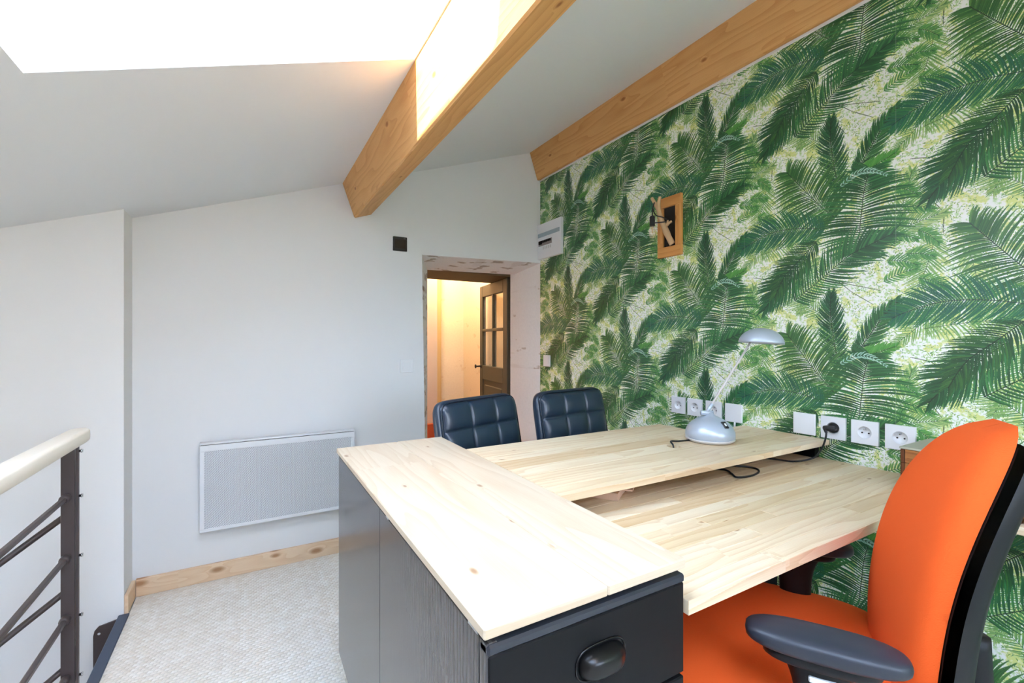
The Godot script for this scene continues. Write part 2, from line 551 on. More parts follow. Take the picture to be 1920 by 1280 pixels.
	M.hall_pink = mat(rgb8(232, 214, 200), 0.9, 0.3)
	M.hall_edge = mat(rgb8(228, 196, 140), 0.9, 0.3)
	M.terracotta = mat(rgb8(190, 92, 58), 0.7)
	M.paper = mat(rgb8(226, 190, 162), 0.7, 0.3)
	M.grille = mat(Color.WHITE, 0.45)
	M.grille.albedo_texture = perforated_texture()
	M.chest_top = mat(rgb8(176, 172, 152), 0.5)
	M.cover = mat(rgb8(168, 186, 196), 0.2)
	M.stone_floor = mat(rgb8(206, 200, 190), 0.7)

# ------------------------------------------------------------------ the scene
func _ready() -> void:
	rng.seed = 20240
	# camera: 16 mm lens, level, turned 30 degrees from the wallpapered wall
	var cam := Camera3D.new()
	cam.name = "camera"
	cam.position = Vector3(0, 1.2, 0)
	cam.rotation.y = -atan(492.0 / 853.0)
	cam.fov = rad_to_deg(2.0 * atan(640.0 / 853.0))
	cam.near = 0.02
	cam.current = true
	add_child(cam)
	# daylight
	var sky_mat := ProceduralSkyMaterial.new()
	sky_mat.sky_top_color = rgb8(182, 206, 240)
	sky_mat.sky_horizon_color = rgb8(224, 234, 250)
	sky_mat.ground_bottom_color = rgb8(150, 148, 140)
	sky_mat.ground_horizon_color = rgb8(200, 204, 206)
	sky_mat.sun_angle_max = 0.0
	sky_mat.energy_multiplier = 22.5
	var sky := Sky.new()
	sky.sky_material = sky_mat
	var env := Environment.new()
	env.background_mode = Environment.BG_SKY
	env.sky = sky
	env.ambient_light_source = Environment.AMBIENT_SOURCE_DISABLED
	env.tonemap_mode = Environment.TONE_MAPPER_LINEAR
	env.tonemap_exposure = 1.0
	env.sdfgi_enabled = true
	env.ssao_enabled = true
	env.ssil_enabled = true
	var we := WorldEnvironment.new()
	we.name = "environment"
	we.environment = env
	add_child(we)
	var sun := DirectionalLight3D.new()
	sun.name = "sun"
	sun.light_color = rgb8(255, 240, 218)
	sun.light_energy = 15.0
	sun.light_angular_distance = 0.6
	sun.shadow_enabled = true
	sun.sky_mode = DirectionalLight3D.SKY_MODE_LIGHT_ONLY
	add_child(sun)
	sun.look_at_from_position(Vector3.ZERO, Vector3(0.361, -0.0845, -0.18))
	make_materials()
	build_shell()
	build_hall()
	build_beams()
	build_cabinet()
	build_desk()
	build_office_chair()
	build_meeting_chairs()
	build_railing()
	build_radiator()
	build_wall_devices()
	build_desk_lamp()
	build_small_things()

func roof_y(x: float) -> float:
	return ROOF_Y + ROOF_K * x

func build_shell() -> void:
	var st := box(tool_(), Vector3(-0.46, -0.22, -3.0), Vector3(2.05, 0.0, 2.3))
	var fl := structure("floor", "cream woven sisal carpet covering the attic floor", "floor")
	put(st, "carpet", M.carpet, fl)
	# sloped ceiling with two roof windows, built in the plane of the roof
	var ce := structure("ceiling", "white sloped attic ceiling with a roof window shaft", "ceiling")
	ce.position = Vector3(0, ROOF_Y, 0)
	ce.rotation.z = atan(ROOF_K)
	var th := 0.38
	var xs := [-2.75, -0.46, 0.482, 2.15]
	st = tool_()
	box(st, Vector3(xs[0], 0, -3.0), Vector3(xs[1], th, 2.4))
	box(st, Vector3(xs[2], 0, -3.0), Vector3(xs[3], th, 2.4))
	var holes := [[-1.415, -0.42], [0.1, 1.9]]
	box(st, Vector3(xs[1], 0, -3.0), Vector3(xs[2], th, holes[0][0]))
	box(st, Vector3(xs[1], 0, holes[0][1]), Vector3(xs[2], th, holes[1][0]))
	box(st, Vector3(xs[1], 0, holes[1][1]), Vector3(xs[2], th, 2.4))
	put(st, "plasterboard", M.ceiling, ce)
	for i in 2:
		var w := structure("window_%d" % (i + 1), ["roof window in the sloped ceiling beside the big beam", "second roof window further along the sloped ceiling"][i], "window")
		w.position = ce.position
		w.rotation = ce.rotation
		var z0: float = holes[i][0]
		var z1: float = holes[i][1]
		var y := th - 0.03
		for b in [[xs[1], xs[2], z0, z0 + 0.05], [xs[1], xs[2], z1 - 0.05, z1], [xs[1], xs[1] + 0.05, z0 + 0.05, z1 - 0.05], [xs[2] - 0.05, xs[2], z0 + 0.05, z1 - 0.05]]:
			put(box(tool_(), Vector3(b[0], y - 0.03, b[2]), Vector3(b[1], y + 0.03, b[3]), 0.004), "window_frame", M.white, w)
		put(box(tool_(), Vector3(xs[1] + 0.05, y - 0.004, z0 + 0.05), Vector3(xs[2] - 0.05, y + 0.004, z1 - 0.05)), "pane", M.glass, w)
	# door wall, its opening reaching the corner of the wallpapered wall
	var wb := structure("wall_back", "white plaster wall with a low doorway at its corner", "wall")
	var poly := PackedVector2Array([Vector2(-0.478, -0.22), Vector2(-0.478, roof_y(-0.478) + 0.05), Vector2(XW + 0.2, roof_y(XW + 0.2) + 0.05), Vector2(XW + 0.2, 1.766), Vector2(XW, 1.766), Vector2(0.933, 1.742), Vector2(0.963, 0.0), Vector2(0.963, -0.22)])
	put(prism(tool_(), poly, 2, -3.0, ZD), "plaster", M.wall, wb)
	var jl := PackedVector2Array([Vector2(0.933, -2.747), Vector2(0.90, -3.02), Vector2(1.065, -3.02)])
	put(prism(tool_(), jl, 1, 0.0, 1.76), "left_jamb", M.reveal, wb)
	var jr := PackedVector2Array([Vector2(XW, ZD), Vector2(1.75, -3.06), Vector2(2.02, -3.06), Vector2(2.02, ZD)])
	put(prism(tool_(), jr, 1, 0.0, 1.80), "right_jamb", M.jamb, wb)
	st = tool_()
	face(st, [Vector3(0.93, 1.742, -2.746), Vector3(1.83, 1.766, -2.746), Vector3(1.83, 1.715, -3.02), Vector3(0.93, 1.692, -3.02)], Vector3.DOWN)
	face(st, [Vector3(0.93, 1.80, -3.02), Vector3(1.83, 1.80, -3.02), Vector3(1.83, 1.715, -3.02), Vector3(0.93, 1.692, -3.02)], Vector3.FORWARD)
	put(st, "soffit", M.reveal, wb)
	# wallpapered wall
	var wr := structure("wall_right", "wall covered in green palm frond wallpaper", "wall")
	put(box(tool_(), Vector3(XW, -0.22, ZD), Vector3(XW + 0.2, 2.62, 2.3)), "plaster", M.wall, wr)
	var z := ZD
	while z < 2.3:
		var z1 := minf(z + STRIP - 0.0002, 2.3)
		st = tool_()
		for q in [[z, 0.0], [z, 2.42], [z1, 2.42], [z, 0.0], [z1, 2.42], [z1, 0.0]]:
			st.set_normal(Vector3.LEFT)
			st.set_uv(Vector2((q[0] + 1.1) / (2.0 * STRIP), (2.0 - q[1]) / REPEAT))
			st.add_vertex(Vector3(XW - 0.0012, q[1], q[0]))
		put(st, "wallpaper_strip", M.wallpaper, wr)
		z += STRIP
	# wall beyond the stairwell, standing a little forward of the door wall
	var wl := structure("wall_left", "white wall along the stairwell, a step forward of the door wall", "wall")
	poly = PackedVector2Array([Vector2(-2.5, -2.6), Vector2(-2.5, roof_y(-2.5) + 0.05), Vector2(-0.478, roof_y(-0.478) + 0.05), Vector2(-0.478, -2.6)])
	put(prism(tool_(), poly, 2, -3.0, -2.58), "plaster", M.wall, wl)
	var wo := structure("wall_stairwell", "white outer wall of the stairwell", "wall")
	st = tool_()
	box(st, Vector3(-2.6, -2.6, -3.0), Vector3(-2.4, 0.0, 2.3))
	box(st, Vector3(-2.6, 0.95, -3.0), Vector3(-2.4, 1.3, 2.3))
	box(st, Vector3(-2.6, 0.0, -3.0), Vector3(-2.4, 0.95, -2.42))
	box(st, Vector3(-2.6, 0.0, -1.84), Vector3(-2.4, 0.95, 2.3))
	put(st, "plaster", M.wall, wo)
	var wu := structure("wall_lower", "white wall under the edge of the attic floor", "wall")
	put(box(tool_(), Vector3(-0.44, -2.6, -2.6), Vector3(-0.3, -0.22, 2.3)), "plaster", M.wall, wu)
	var fb := structure("floor_lower", "pale stone floor at the foot of the stairwell", "floor")
	put(box(tool_(), Vector3(-2.6, -2.7, -3.0), Vector3(-0.3, -2.6, 2.5)), "stone", M.stone_floor, fb)
	var we := structure("wall_rear", "white gable wall behind the desk", "wall")
	var g0 := 0.15
	var g1 := 1.7
	st = tool_()
	for q in [[-2.6, 2.05, -2.7, -2.7, 1.0, 1.0], [-2.6, g0, 1.0, 1.0, roof_y(-2.6) + 0.05, roof_y(g0) + 0.05], [g1, 2.05, 1.0, 1.0, roof_y(g1) + 0.05, roof_y(2.05) + 0.05], [g0, g1, 1.95, 1.95, roof_y(g0) + 0.05, roof_y(g1) + 0.05]]:
		prism(st, PackedVector2Array([Vector2(q[0], q[2]), Vector2(q[0], q[4]), Vector2(q[1], q[5]), Vector2(q[1], q[3])]), 2, 2.3, 2.5)
	put(st, "plaster", M.wall, we)
	casement("window_3", "gable window high in the wall opposite the doorway", Vector3(g0, 1.0, 2.4), Vector3(g1, 1.95, 2.4), 2)
	casement("window_4", "tall window lighting the stairwell from the low side", Vector3(-2.5, 0.0, -2.42), Vector3(-2.5, 0.95, -1.84), 1)
	# skirting boards and the steel edge of the floor
	var sb := structure("baseboard_back", "knotty pine skirting board along the door wall", "skirting")
	put(box(tool_(), Vector3(-0.463, 0.0, ZD), Vector3(0.95, 0.083, ZD + 0.016), 0.002, 0, Vector2(0.3, 0.0)), "board", M.skirting, sb)
	var sl := structure("baseboard_left", "short pine skirting board on the wall return", "skirting")
	put(box(tool_(), Vector3(-0.478, 0.0, ZD + 0.016), Vector3(-0.463, 0.083, -2.582), 0.002, 2, Vector2(0.1, 0.21)), "board", M.skirting, sl)
	var tr := structure("trim_1", "blue-black steel edging along the stairwell opening", "edging")
	st = tool_()
	box(st, Vector3(-0.496, -0.004, -2.578), Vector3(-0.458, 0.006, 2.3), 0.002, 2)
	box(st, Vector3(-0.496, -0.22, -2.578), Vector3(-0.488, -0.004, 2.3), 0.001, 2)
	put(st, "angle_steel", M.trim_steel, tr)

func casement(called: String, label: String, a: Vector3, b: Vector3, lights: int) -> void:
	# a fixed window between two corners of an upright rectangle across x or z
	var w := structure(called, label, "window")
	var along := 0 if absf(b.x - a.x) > 0.01 else 2
	var t := Vector3.ZERO
	t[2 - along] = 0.03
	for y in [a.y, b.y - 0.05]:
		put(box(tool_(), Vector3(a.x, y, a.z) - t, Vector3(b.x, y + 0.05, b.z) + t, 0.004, along), "window_frame", M.white, w)
	for i in lights + 1:
		var f := float(i) / lights
		var lo := a.lerp(b, f)
		lo[along] = a[along] + (b[along] - a[along] - 0.05) * f
		lo.y = a.y + 0.05
		var hi := lo
		hi[along] += 0.05
		hi.y = b.y - 0.05
		put(box(tool_(), lo - t, hi + t, 0.004, 1), "window_frame", M.white, w)
		if i < lights:
			var p0 := lo - t * 0.1
			var p1 := hi + t * 0.1
			p0[along] = lo[along] + 0.05
			p1[along] = a[along] + (b[along] - a[along] - 0.05) * float(i + 1) / lights
			put(box(tool_(), p0, p1), "pane", M.glass, w)

func build_hall() -> void:
	var h := structure("wall_hall", "warm cream plaster walls of the passage behind the doorway", "wall")
	put(box(tool_(), Vector3(-0.3, -0.1, -4.5), Vector3(2.2, 2.7, -4.3)), "end_wall", M.hall, h)
	put(box(tool_(), Vector3(1.905, -0.1, -4.3), Vector3(2.1, 2.7, -3.06)), "side_wall", M.hall, h)
	put(box(tool_(), Vector3(-0.4, -0.1, -4.5), Vector3(-0.3, 2.7, -3.0)), "far_wall", M.hall, h)
	put(box(tool_(), Vector3(-0.3, 1.80, -3.06), Vector3(2.1, 2.7, -3.0)), "upper_wall", M.hall, h)
	put(box(tool_(), Vector3(0.4, 0.0, -4.3), Vector3(1.545, 2.7, -4.10)), "pier", M.hall_pink, h)
	put(box(tool_(), Vector3(1.545, 0.0, -4.3), Vector3(1.60, 2.7, -4.125), 0.02), "pier_edge", M.hall_edge, h)
	put(box(tool_(), Vector3(1.30, 0.0, -4.10), Vector3(1.575, 0.43, -4.06), 0.004), "plinth", M.terracotta, h)
	var c := structure("ceiling_hall", "ceiling of the passage behind the doorway", "ceiling")
	put(box(tool_(), Vector3(-0.4, 2.6, -4.5), Vector3(2.2, 2.7, -3.0)), "plaster", M.hall, c)
	var f := structure("floor_hall", "terracotta floor of the passage", "floor")
	put(box(tool_(), Vector3(-0.4, -0.22, -4.5), Vector3(2.2, 0.0, -3.0)), "tile_bed", M.terracotta, f)
	var lt := structure("trim_2", "brown painted lintel over the doorway", "lintel")
	put(box(tool_(), Vector3(0.75, 1.705, -3.52), Vector3(1.90, 1.93, -3.06), 0.01), "timber", M.lintel, lt)
	# the glazed door, swung open against the passage wall
	var d := structure("door_1", "dark olive glazed door standing open into the passage", "door")
	var hinge := Vector3(1.762, 0, -3.10)
	var tip := Vector3(1.852, 0, -3.77)
	d.position = hinge
	var dir := (tip - hinge).normalized()
	d.rotation.y = atan2(-dir.z, dir.x)
	var L := 0.676
	var T := 0.018
	var parts := [["stile", 0.0, 0.09, 0.02, 1.70], ["stile", L - 0.075, L, 0.02, 1.70], ["top_rail", 0.09, L - 0.075, 1.60, 1.70], ["middle_rail", 0.09, L - 0.075, 0.86, 0.985], ["bottom_rail", 0.09, L - 0.075, 0.02, 0.20], ["glazing_bar", 0.325, 0.355, 0.985, 1.60], ["glazing_bar", 0.09, L - 0.075, 1.288, 1.312]]
	for p in parts:
		put(box(tool_(), Vector3(p[1], p[3], -T), Vector3(p[2], p[4], T), 0.004), p[0], M.door, d)
	put(box(tool_(), Vector3(0.09, 0.20, -0.007), Vector3(L - 0.075, 0.86, 0.007)), "panel", M.door, d)
	put(box(tool_(), Vector3(0.135, 0.245, -0.013), Vector3(L - 0.12, 0.815, 0.013), 0.006), "raised_panel", M.door, d)
	for a in [[0.09, 0.325], [0.355, L - 0.075]]:
		for b in [[0.985, 1.288], [1.312, 1.60]]:
			put(box(tool_(), Vector3(a[0], b[0], -0.002), Vector3(a[1], b[1], 0.002)), "pane", M.glass, d)
	var kn := lathe(tool_(), [Vector2(0, -0.008), Vector2(0.014, -0.006), Vector2(0.020, 0.0), Vector2(0.014, 0.006), Vector2(0, 0.008)], 18, Vector3(L - 0.035, 0.975, -T - 0.052), Basis(Vector3.RIGHT, PI / 2))
	tube(kn, [Vector3(L - 0.035, 0.975, -T), Vector3(L - 0.035, 0.975, -T - 0.05)], 0.007)
	put(kn, "door_knob", M.dark, d, Vector3.ZERO, true)
	put(lathe(tool_(), [Vector2(0, -0.003), Vector2(0.02, -0.003), Vector2(0.02, 0.003), Vector2(0, 0.003)], 20, Vector3(L - 0.035, 0.975, -T - 0.003), Basis(Vector3.RIGHT, PI / 2)), "rose", M.dark, d, Vector3.ZERO, true)
	# passage lamp, hidden above the lintel: it lights the warm wall
	var lamp := thing("passage_lamp", "warm globe lamp on the ceiling of the passage", "lamp", Vector3(1.45, 2.32, -3.82))
	var glow := mat(rgb8(255, 226, 180), 0.4)
	glow.emission_enabled = true
	glow.emission = rgb8(255, 206, 140)
	glow.emission_energy_multiplier = 4.0
	var globe := []
	for k in 13: globe.append(Vector2(0.07 * cos(PI * (k / 12.0 - 0.5)), 0.07 * sin(PI * (k / 12.0 - 0.5))))
	put(lathe(tool_(), globe, 24), "bulb_globe", glow, lamp, Vector3.ZERO, true)
	put(lathe(tool_(), [Vector2(0, 0.05), Vector2(0.045, 0.05), Vector2(0.03, 0.28), Vector2(0, 0.28)], 20), "ceiling_rose", M.white, lamp)
	var om := OmniLight3D.new()
	om.name = "lamp_light"
	om.light_color = rgb8(255, 226, 188)
	om.light_energy = 1.7
	om.omni_range = 9.0
	om.omni_attenuation = 2.0
	om.light_size = 0.07
	om.shadow_enabled = true
	lamp.add_child(om)

func build_beams() -> void:
	# the purlins follow the tilt of the roof
	var list := [["ceiling_beam", "thick honey pine beam crossing the ceiling beside the roof window", 0.4875, 0.593, -0.2], ["wall_beam", "honey pine beam along the top of the palm wallpaper", 1.826, 1.95, -0.197]]
	for b in list:
		var o := thing(b[0], b[1], "beam", Vector3(0, ROOF_Y, 0))
		o.rotation.z = atan(ROOF_K)
		put(box(tool_(), Vector3(b[2], b[4], ZD + 0.001), Vector3(b[3], 0.015, 2.295), 0.006, 2, Vector2(0.35, 0.18)), "timber", M.beam, o)
	var t := structure("trim_3", "thin white bead where the wallpaper meets the beam", "trim")
	put(box(tool_(), Vector3(XW - 0.006, 2.352, ZD), Vector3(XW, 2.366, 2.3), 0.002), "bead", M.wall, t)

func build_cabinet() -> void:
	var X0 := 0.256
	var X1 := 0.618
	var Z0 := -1.592
	var Z1 := -0.508
	var YB := 0.172
	var o := thing("drawer_cabinet", "black-brown wooden drawer cabinet under the pine top", "cabinet")
	put(box(tool_(), Vector3(X0 + 0.016, YB, Z0 + 0.01), Vector3(X1 - 0.004, 0.818, Z1 - 0.02), 0.002, 1), "body", M.veneer, o)
	# side panels: two doors and the corner post, upright grain
	put(box(tool_(), Vector3(X0, YB, Z0), Vector3(X0 + 0.016, 0.821, -1.0465), 0.0012, 1, Vector2(0.1, 0.02)), "side_panel", M.veneer, o)
	put(box(tool_(), Vector3(X0, YB, -1.0445), Vector3(X0 + 0.016, 0.821, -0.5295), 0.0012, 1, Vector2(0.5, 0.17)), "side_panel", M.veneer, o)
	put(box(tool_(), Vector3(X0, YB, -0.528), Vector3(X0 + 0.016, 0.821, Z1), 0.0012, 1, Vector2(0.8, 0.3)), "corner_post", M.veneer, o)
	put(box(tool_(), Vector3(X0, 0.806, Z1 - 0.02), Vector3(X1, 0.820, Z1 + 0.004), 0.005, 0), "front_rail", M.black_trim, o)
	put(box(tool_(), Vector3(X0 - 0.002, 0.8215, -0.985), Vector3(X0 + 0.03, 0.8285, -0.965), 0.001), "hinge", M.chrome, o)
	put(box(tool_(), Vector3(X0 - 0.002, 0.8215, -0.56), Vector3(X0 + 0.03, 0.8285, -0.53), 0.001), "hinge", M.chrome, o)
	put(box(tool_(), Vector3(X0 + 0.05, 0.0, Z0 + 0.06), Vector3(X1 - 0.04, YB, Z1 - 0.06)), "plinth", M.black_lacquer, o)
	var tops := [0.805, 0.652, 0.41]
	var bots := [0.658, 0.416, 0.176]
	for i in 3:
		var dr := put(box(tool_(), Vector3(X0 + 0.002, bots[i], Z1 - 0.018), Vector3(X1, tops[i], Z1 + 0.002), 0.002, 0), "drawer", M.black_lacquer, o)
		tag(dr, "matt black drawer front")
		var yc: float = [0.742, 0.54, 0.30][i]
		# cup pull: a long rounded dome on a thin flange
		var st := tool_()
		var cx := 0.440
		grid(st, func(u: float, v: float) -> Vector3:
			var a := TAU * u
			var q := PI * 0.5 * v
			var r := pow(cos(q), 0.7)
			return Vector3(cx + 0.041 * r * signf(cos(a)) * pow(absf(cos(a)), 0.6), yc + 0.0205 * r * signf(sin(a)) * pow(absf(sin(a)), 0.8), Z1 + 0.003 + 0.022 * sin(q)), 40, 12)
		put(st, "cup_pull", M.pull, dr, Vector3.ZERO, true)
		var rim := []
		for k in 41:
			var a := TAU * k / 40.0
			rim.append(Vector3(cx + 0.0455 * signf(cos(a)) * pow(absf(cos(a)), 0.6), yc + 0.0245 * signf(sin(a)) * pow(absf(sin(a)), 0.8), Z1 + 0.003))
		put(tube(tool_(), rim, 0.0016, 6), "pull_flange", M.pull, dr, Vector3.ZERO, true)
	# the pine top: boards side by side along the cabinet
	var t := thing("cabinet_top", "pale knotty pine top of wide boards on the black cabinet", "worktop")
	var xs := [0.2505, 0.4525, 0.6195]
	for i in 2:
		put(box(tool_(), Vector3(xs[i], 0.829, -1.602), Vector3(xs[i + 1] - 0.0006, 0.845 + (0.0006 if i else 0.0), -0.503), 0.0022, 2, Vector2(0.37 * i + 0.1, 0.21 * i)), "board", M.board, t)

func staves(parent: Node3D, x0: float, x1: float, z0: float, z1: float, y0: float, y1: float, width: float, longest: float) -> void:
	var n := int(round((z1 - z0) / width))
	var w := (z1 - z0) / n
	for i in n:
		var x := x0
		var first := true
		while x < x1 - 0.001:
			var l := rng.randf_range(0.35, 1.0) * longest if first else longest * rng.randf_range(0.75, 1.0)
			var xe := x + l
			if xe > x1 - 0.15: xe = x1
			var dy := rng.randf_range(-0.00025, 0.00025)
			put(box(tool_(), Vector3(x, y0, z0 + w * i), Vector3(xe - 0.0003, y1 + dy, z0 + w * (i + 1) - 0.0003), 0.0008, 0, Vector2(rng.randf(), rng.randf())), "stave", M.pine_tones[rng.randi() % 5], parent)
			x = xe
			first = false

func build_desk() -> void:
	var d := thing("desk", "low pine desk top of glued staves below the raised shelf", "desk")
	staves(d, 0.6225, 1.815, -1.36, -0.50, 0.751, 0.775, 0.0454, 0.75)
	put(box(tool_(), Vector3(1.60, 0.0, -1.02), Vector3(1.68, 0.751, -0.96), 0.003), "leg", M.black_lacquer, d)
	put(box(tool_(), Vector3(0.66, 0.0, -1.34), Vector3(0.72, 0.751, -1.28), 0.003), "leg", M.black_lacquer, d)
	put(box(tool_(), Vector3(1.70, 0.0, -1.34), Vector3(1.76, 0.751, -1.28), 0.003), "leg", M.black_lacquer, d)
	# raised shelf, with a cable hole and a notched far corner
	var s := thing("raised_shelf", "raised pine shelf with a round cable hole carrying the desk lamp", "shelf")
	var y0 := 0.827
	var y1 := 0.845
	staves(s, 0.6205, 1.53, -1.378, -1.18, y0, y1, 0.066, 0.95)
	staves(s, 0.6205, 1.815, -1.18, -1.098, y0, y1, 0.082, 1.1)
	staves(s, 0.6205, 1.815, -1.024, -0.85, y0, y1, 0.058, 1.1)
	var hc := Vector2(1.245, -1.061)
	var hr := 0.024
	var left := PackedVector2Array([Vector2(0.6205, -1.0243), Vector2(0.6205, -1.0977), Vector2(hc.x, -1.0977)])
	var right := PackedVector2Array([Vector2(1.815, -1.0977), Vector2(1.815, -1.0243), Vector2(hc.x, -1.0243)])
	for k in 13:
		var a := -PI / 2 - PI * k / 12.0
		left.append(hc + Vector2(cos(a), sin(a)) * hr)
		a = PI / 2 - PI * k / 12.0
		right.append(hc + Vector2(cos(a), sin(a)) * hr)
	left.append(Vector2(hc.x, -1.0243))
	right.append(Vector2(hc.x, -1.0977))
	put(prism(tool_(), left, 1, y0, y1, 0, Vector2(0.2, 0.1)), "stave", M.pine_tones[0], s)
	put(prism(tool_(), right, 1, y0, y1, 0, Vector2(0.7, 0.3)), "stave", M.pine_tones[3], s)
	put(box(tool_(), Vector3(1.785, 0.7755, -1.16), Vector3(1.814, 0.8265, -0.885), 0.001), "bracket", M.black_lacquer, s)
	put(box(tool_(), Vector3(1.49, 0.7755, -1.35), Vector3(1.52, 0.8265, -1.20), 0.001), "bracket", M.black_lacquer, s)
	put(box(tool_(), Vector3(0.63, 0.7755, -1.35), Vector3(0.66, 0.8265, -1.10), 0.001), "bracket", M.black_lacquer, s)
	# loose sheets lying in the gap under the shelf
	var lab := ["loose pinkish paper sheet poking out under the raised shelf by the cabinet", "second pinkish paper sheet fanned beside the first under the shelf"]
	for i in 2:
		var p := thing("paper_sheet", lab[i], "paper", Vector3([0.892, 0.930][i], 0.7756 + 0.0203 * i, [-1.028, -1.022][i]), [0.6, 0.66][i], "papers under the raised shelf")
		put(box(tool_(), Vector3(-0.105, 0, -0.075), Vector3(0.105, [0.020, 0.004][i], 0.075)), "sheets", M.paper, p)

func build_office_chair() -> void:
	var o := thing("office_chair", "orange fabric swivel chair with black arms pushed under the desk", "chair", Vector3(0.992, 0, -0.556), deg_to_rad(32.6))
	put(pillow(tool_(), Vector3(0.262, 0.044, 0.255), 0.55, 0.55, Vector3(0, 0.532, -0.01), 56, 20), "seat", M.orange, o, Vector3.ZERO, true)
	put(pillow(tool_(), Vector3(0.235, 0.022, 0.225), 0.5, 0.4, Vector3(0, 0.482, 0), 40, 12), "seat_pan", M.plastic, o, Vector3.ZERO, true)
	# backrest: a curved shield, hollowed towards the sitter
	var half_w := func(t: float) -> float:
		return 0.172 * pow(clampf(1.0 - pow(absf(t - 0.47) / (0.53 if t > 0.47 else 0.47), 3.0 if t > 0.47 else 3.0), 0.0, 1.0), 0.5)
	var back_pt := func(s: float, t: float, lift: float) -> Vector3:
		# s -1..1 across, t 0..1 upwards; lift = distance in front (-z) of the shell
		var w: float = half_w.call(t)
		var x := s * w
		var lean := 0.216 + 0.14 * t * t * t
		var wrap := 0.35 * x * x
		return Vector3(x, 0.45 + 0.612 * t, lean - wrap - lift)
	var cushion := tool_()
	grid(cushion, func(u: float, v: float) -> Vector3:
		var s := 2.0 * u - 1.0
		var t := 0.012 + 0.976 * v
		var edge := pow(clampf(1.0 - pow(absf(s), 6.0), 0.0, 1.0), 0.5) * pow(clampf(1.0 - pow(absf(2.0 * v - 1.0), 10.0), 0.0, 1.0), 0.5)
		return back_pt.call(s, t, 0.006 + 0.042 * edge), 44, 44)
	grid(cushion, func(u: float, v: float) -> Vector3: return back_pt.call(2.0 * u - 1.0, 0.012 + 0.976 * v, 0.006), 30, 30, true)
	put(cushion, "backrest", M.orange, o, Vector3.ZERO, true)
	var shell := tool_()
	grid(shell, func(u: float, v: float) -> Vector3:
		var s := 2.0 * u - 1.0
		var edge := pow(clampf(1.0 - pow(absf(s), 5.0), 0.0, 1.0), 0.5) * pow(clampf(1.0 - pow(absf(2.0 * v - 1.0), 8.0), 0.0, 1.0), 0.5)
		return back_pt.call(s * 1.03, 0.03 + 0.91 * v, -0.012 - 0.040 * edge), 36, 36, true)
	grid(shell, func(u: float, v: float) -> Vector3: return back_pt.call((2.0 * u - 1.0) * 1.03, 0.03 + 0.91 * v, 0.004), 36, 36)
	put(shell, "back_shell", M.plastic, o, Vector3.ZERO, true)
	put(tube(tool_(), smooth_path([Vector3(0, 0.48, 0.12), Vector3(0, 0.455, 0.25), Vector3(0, 0.50, 0.30), Vector3(0, 0.66, 0.30)]), 0.026, 12), "back_upright", M.plastic, o, Vector3.ZERO, true)
	for s in [-1.0, 1.0]:
		var ax: float = s * 0.222
		var pad := tool_()
		pillow(pad, Vector3(0.043, 0.019, 0.116), 0.72, 0.62, Vector3(ax, 0.694, 0.045), 44, 18)
		var p := put(pad, "arm_pad", M.pad, o, Vector3.ZERO, true)
		put(pillow(tool_(), Vector3(0.036, 0.014, 0.085), 0.7, 0.5, Vector3(ax, 0.674, 0.04), 32, 12), "pad_plate", M.plastic, p, Vector3.ZERO, true)
		var post := tool_()
		grid(post, func(u: float, v: float) -> Vector3:
			var a := TAU * u
			var flare := 1.0 + 0.75 * pow(v, 5.0)
			return Vector3(ax + 0.021 * cos(a), 0.50 + 0.168 * v, 0.04 + 0.034 * flare * sin(a)), 28, 16, true)
		put(post, "arm_post", M.plastic, o, Vector3.ZERO, true)
		put(box(tool_(), Vector3(minf(ax, s * 0.10) - 0.01, 0.46, 0.02), Vector3(maxf(ax, s * 0.10) + 0.01, 0.505, 0.08), 0.01), "arm_bracket", M.plastic, o)
		put(box(tool_(), Vector3(ax + s * 0.018 - 0.008, 0.640, 0.022), Vector3(ax + s * 0.018 + 0.008, 0.649, 0.062), 0.003), "arm_lever", M.white, o)
	put(lathe(tool_(), [Vector2(0, 0.1), Vector2(0.028, 0.1), Vector2(0.028, 0.25), Vector2(0.02, 0.25), Vector2(0.02, 0.475), Vector2(0, 0.475)], 24), "gas_lift", M.plastic, o)
	for k in 5:
		var a := TAU * k / 5.0 + 0.3
		var d := Vector3(cos(a), 0, sin(a))
		var leg := put(tube(tool_(), [Vector3(0, 0.12, 0) + d * 0.02, Vector3(0, 0.105, 0) + d * 0.15, Vector3(0, 0.08, 0) + d * 0.29], [0.026, 0.021, 0.015], 10), "leg", M.plastic, o, Vector3.ZERO, true)
		put(lathe(tool_(), [Vector2(0, -0.022), Vector2(0.024, -0.022), Vector2(0.028, 0), Vector2(0.024, 0.022), Vector2(0, 0.022)], 18, d * 0.28 + Vector3(0, 0.029, 0), Basis(d.cross(Vector3.UP).normalized(), PI / 2)), "castor", M.plastic, leg)

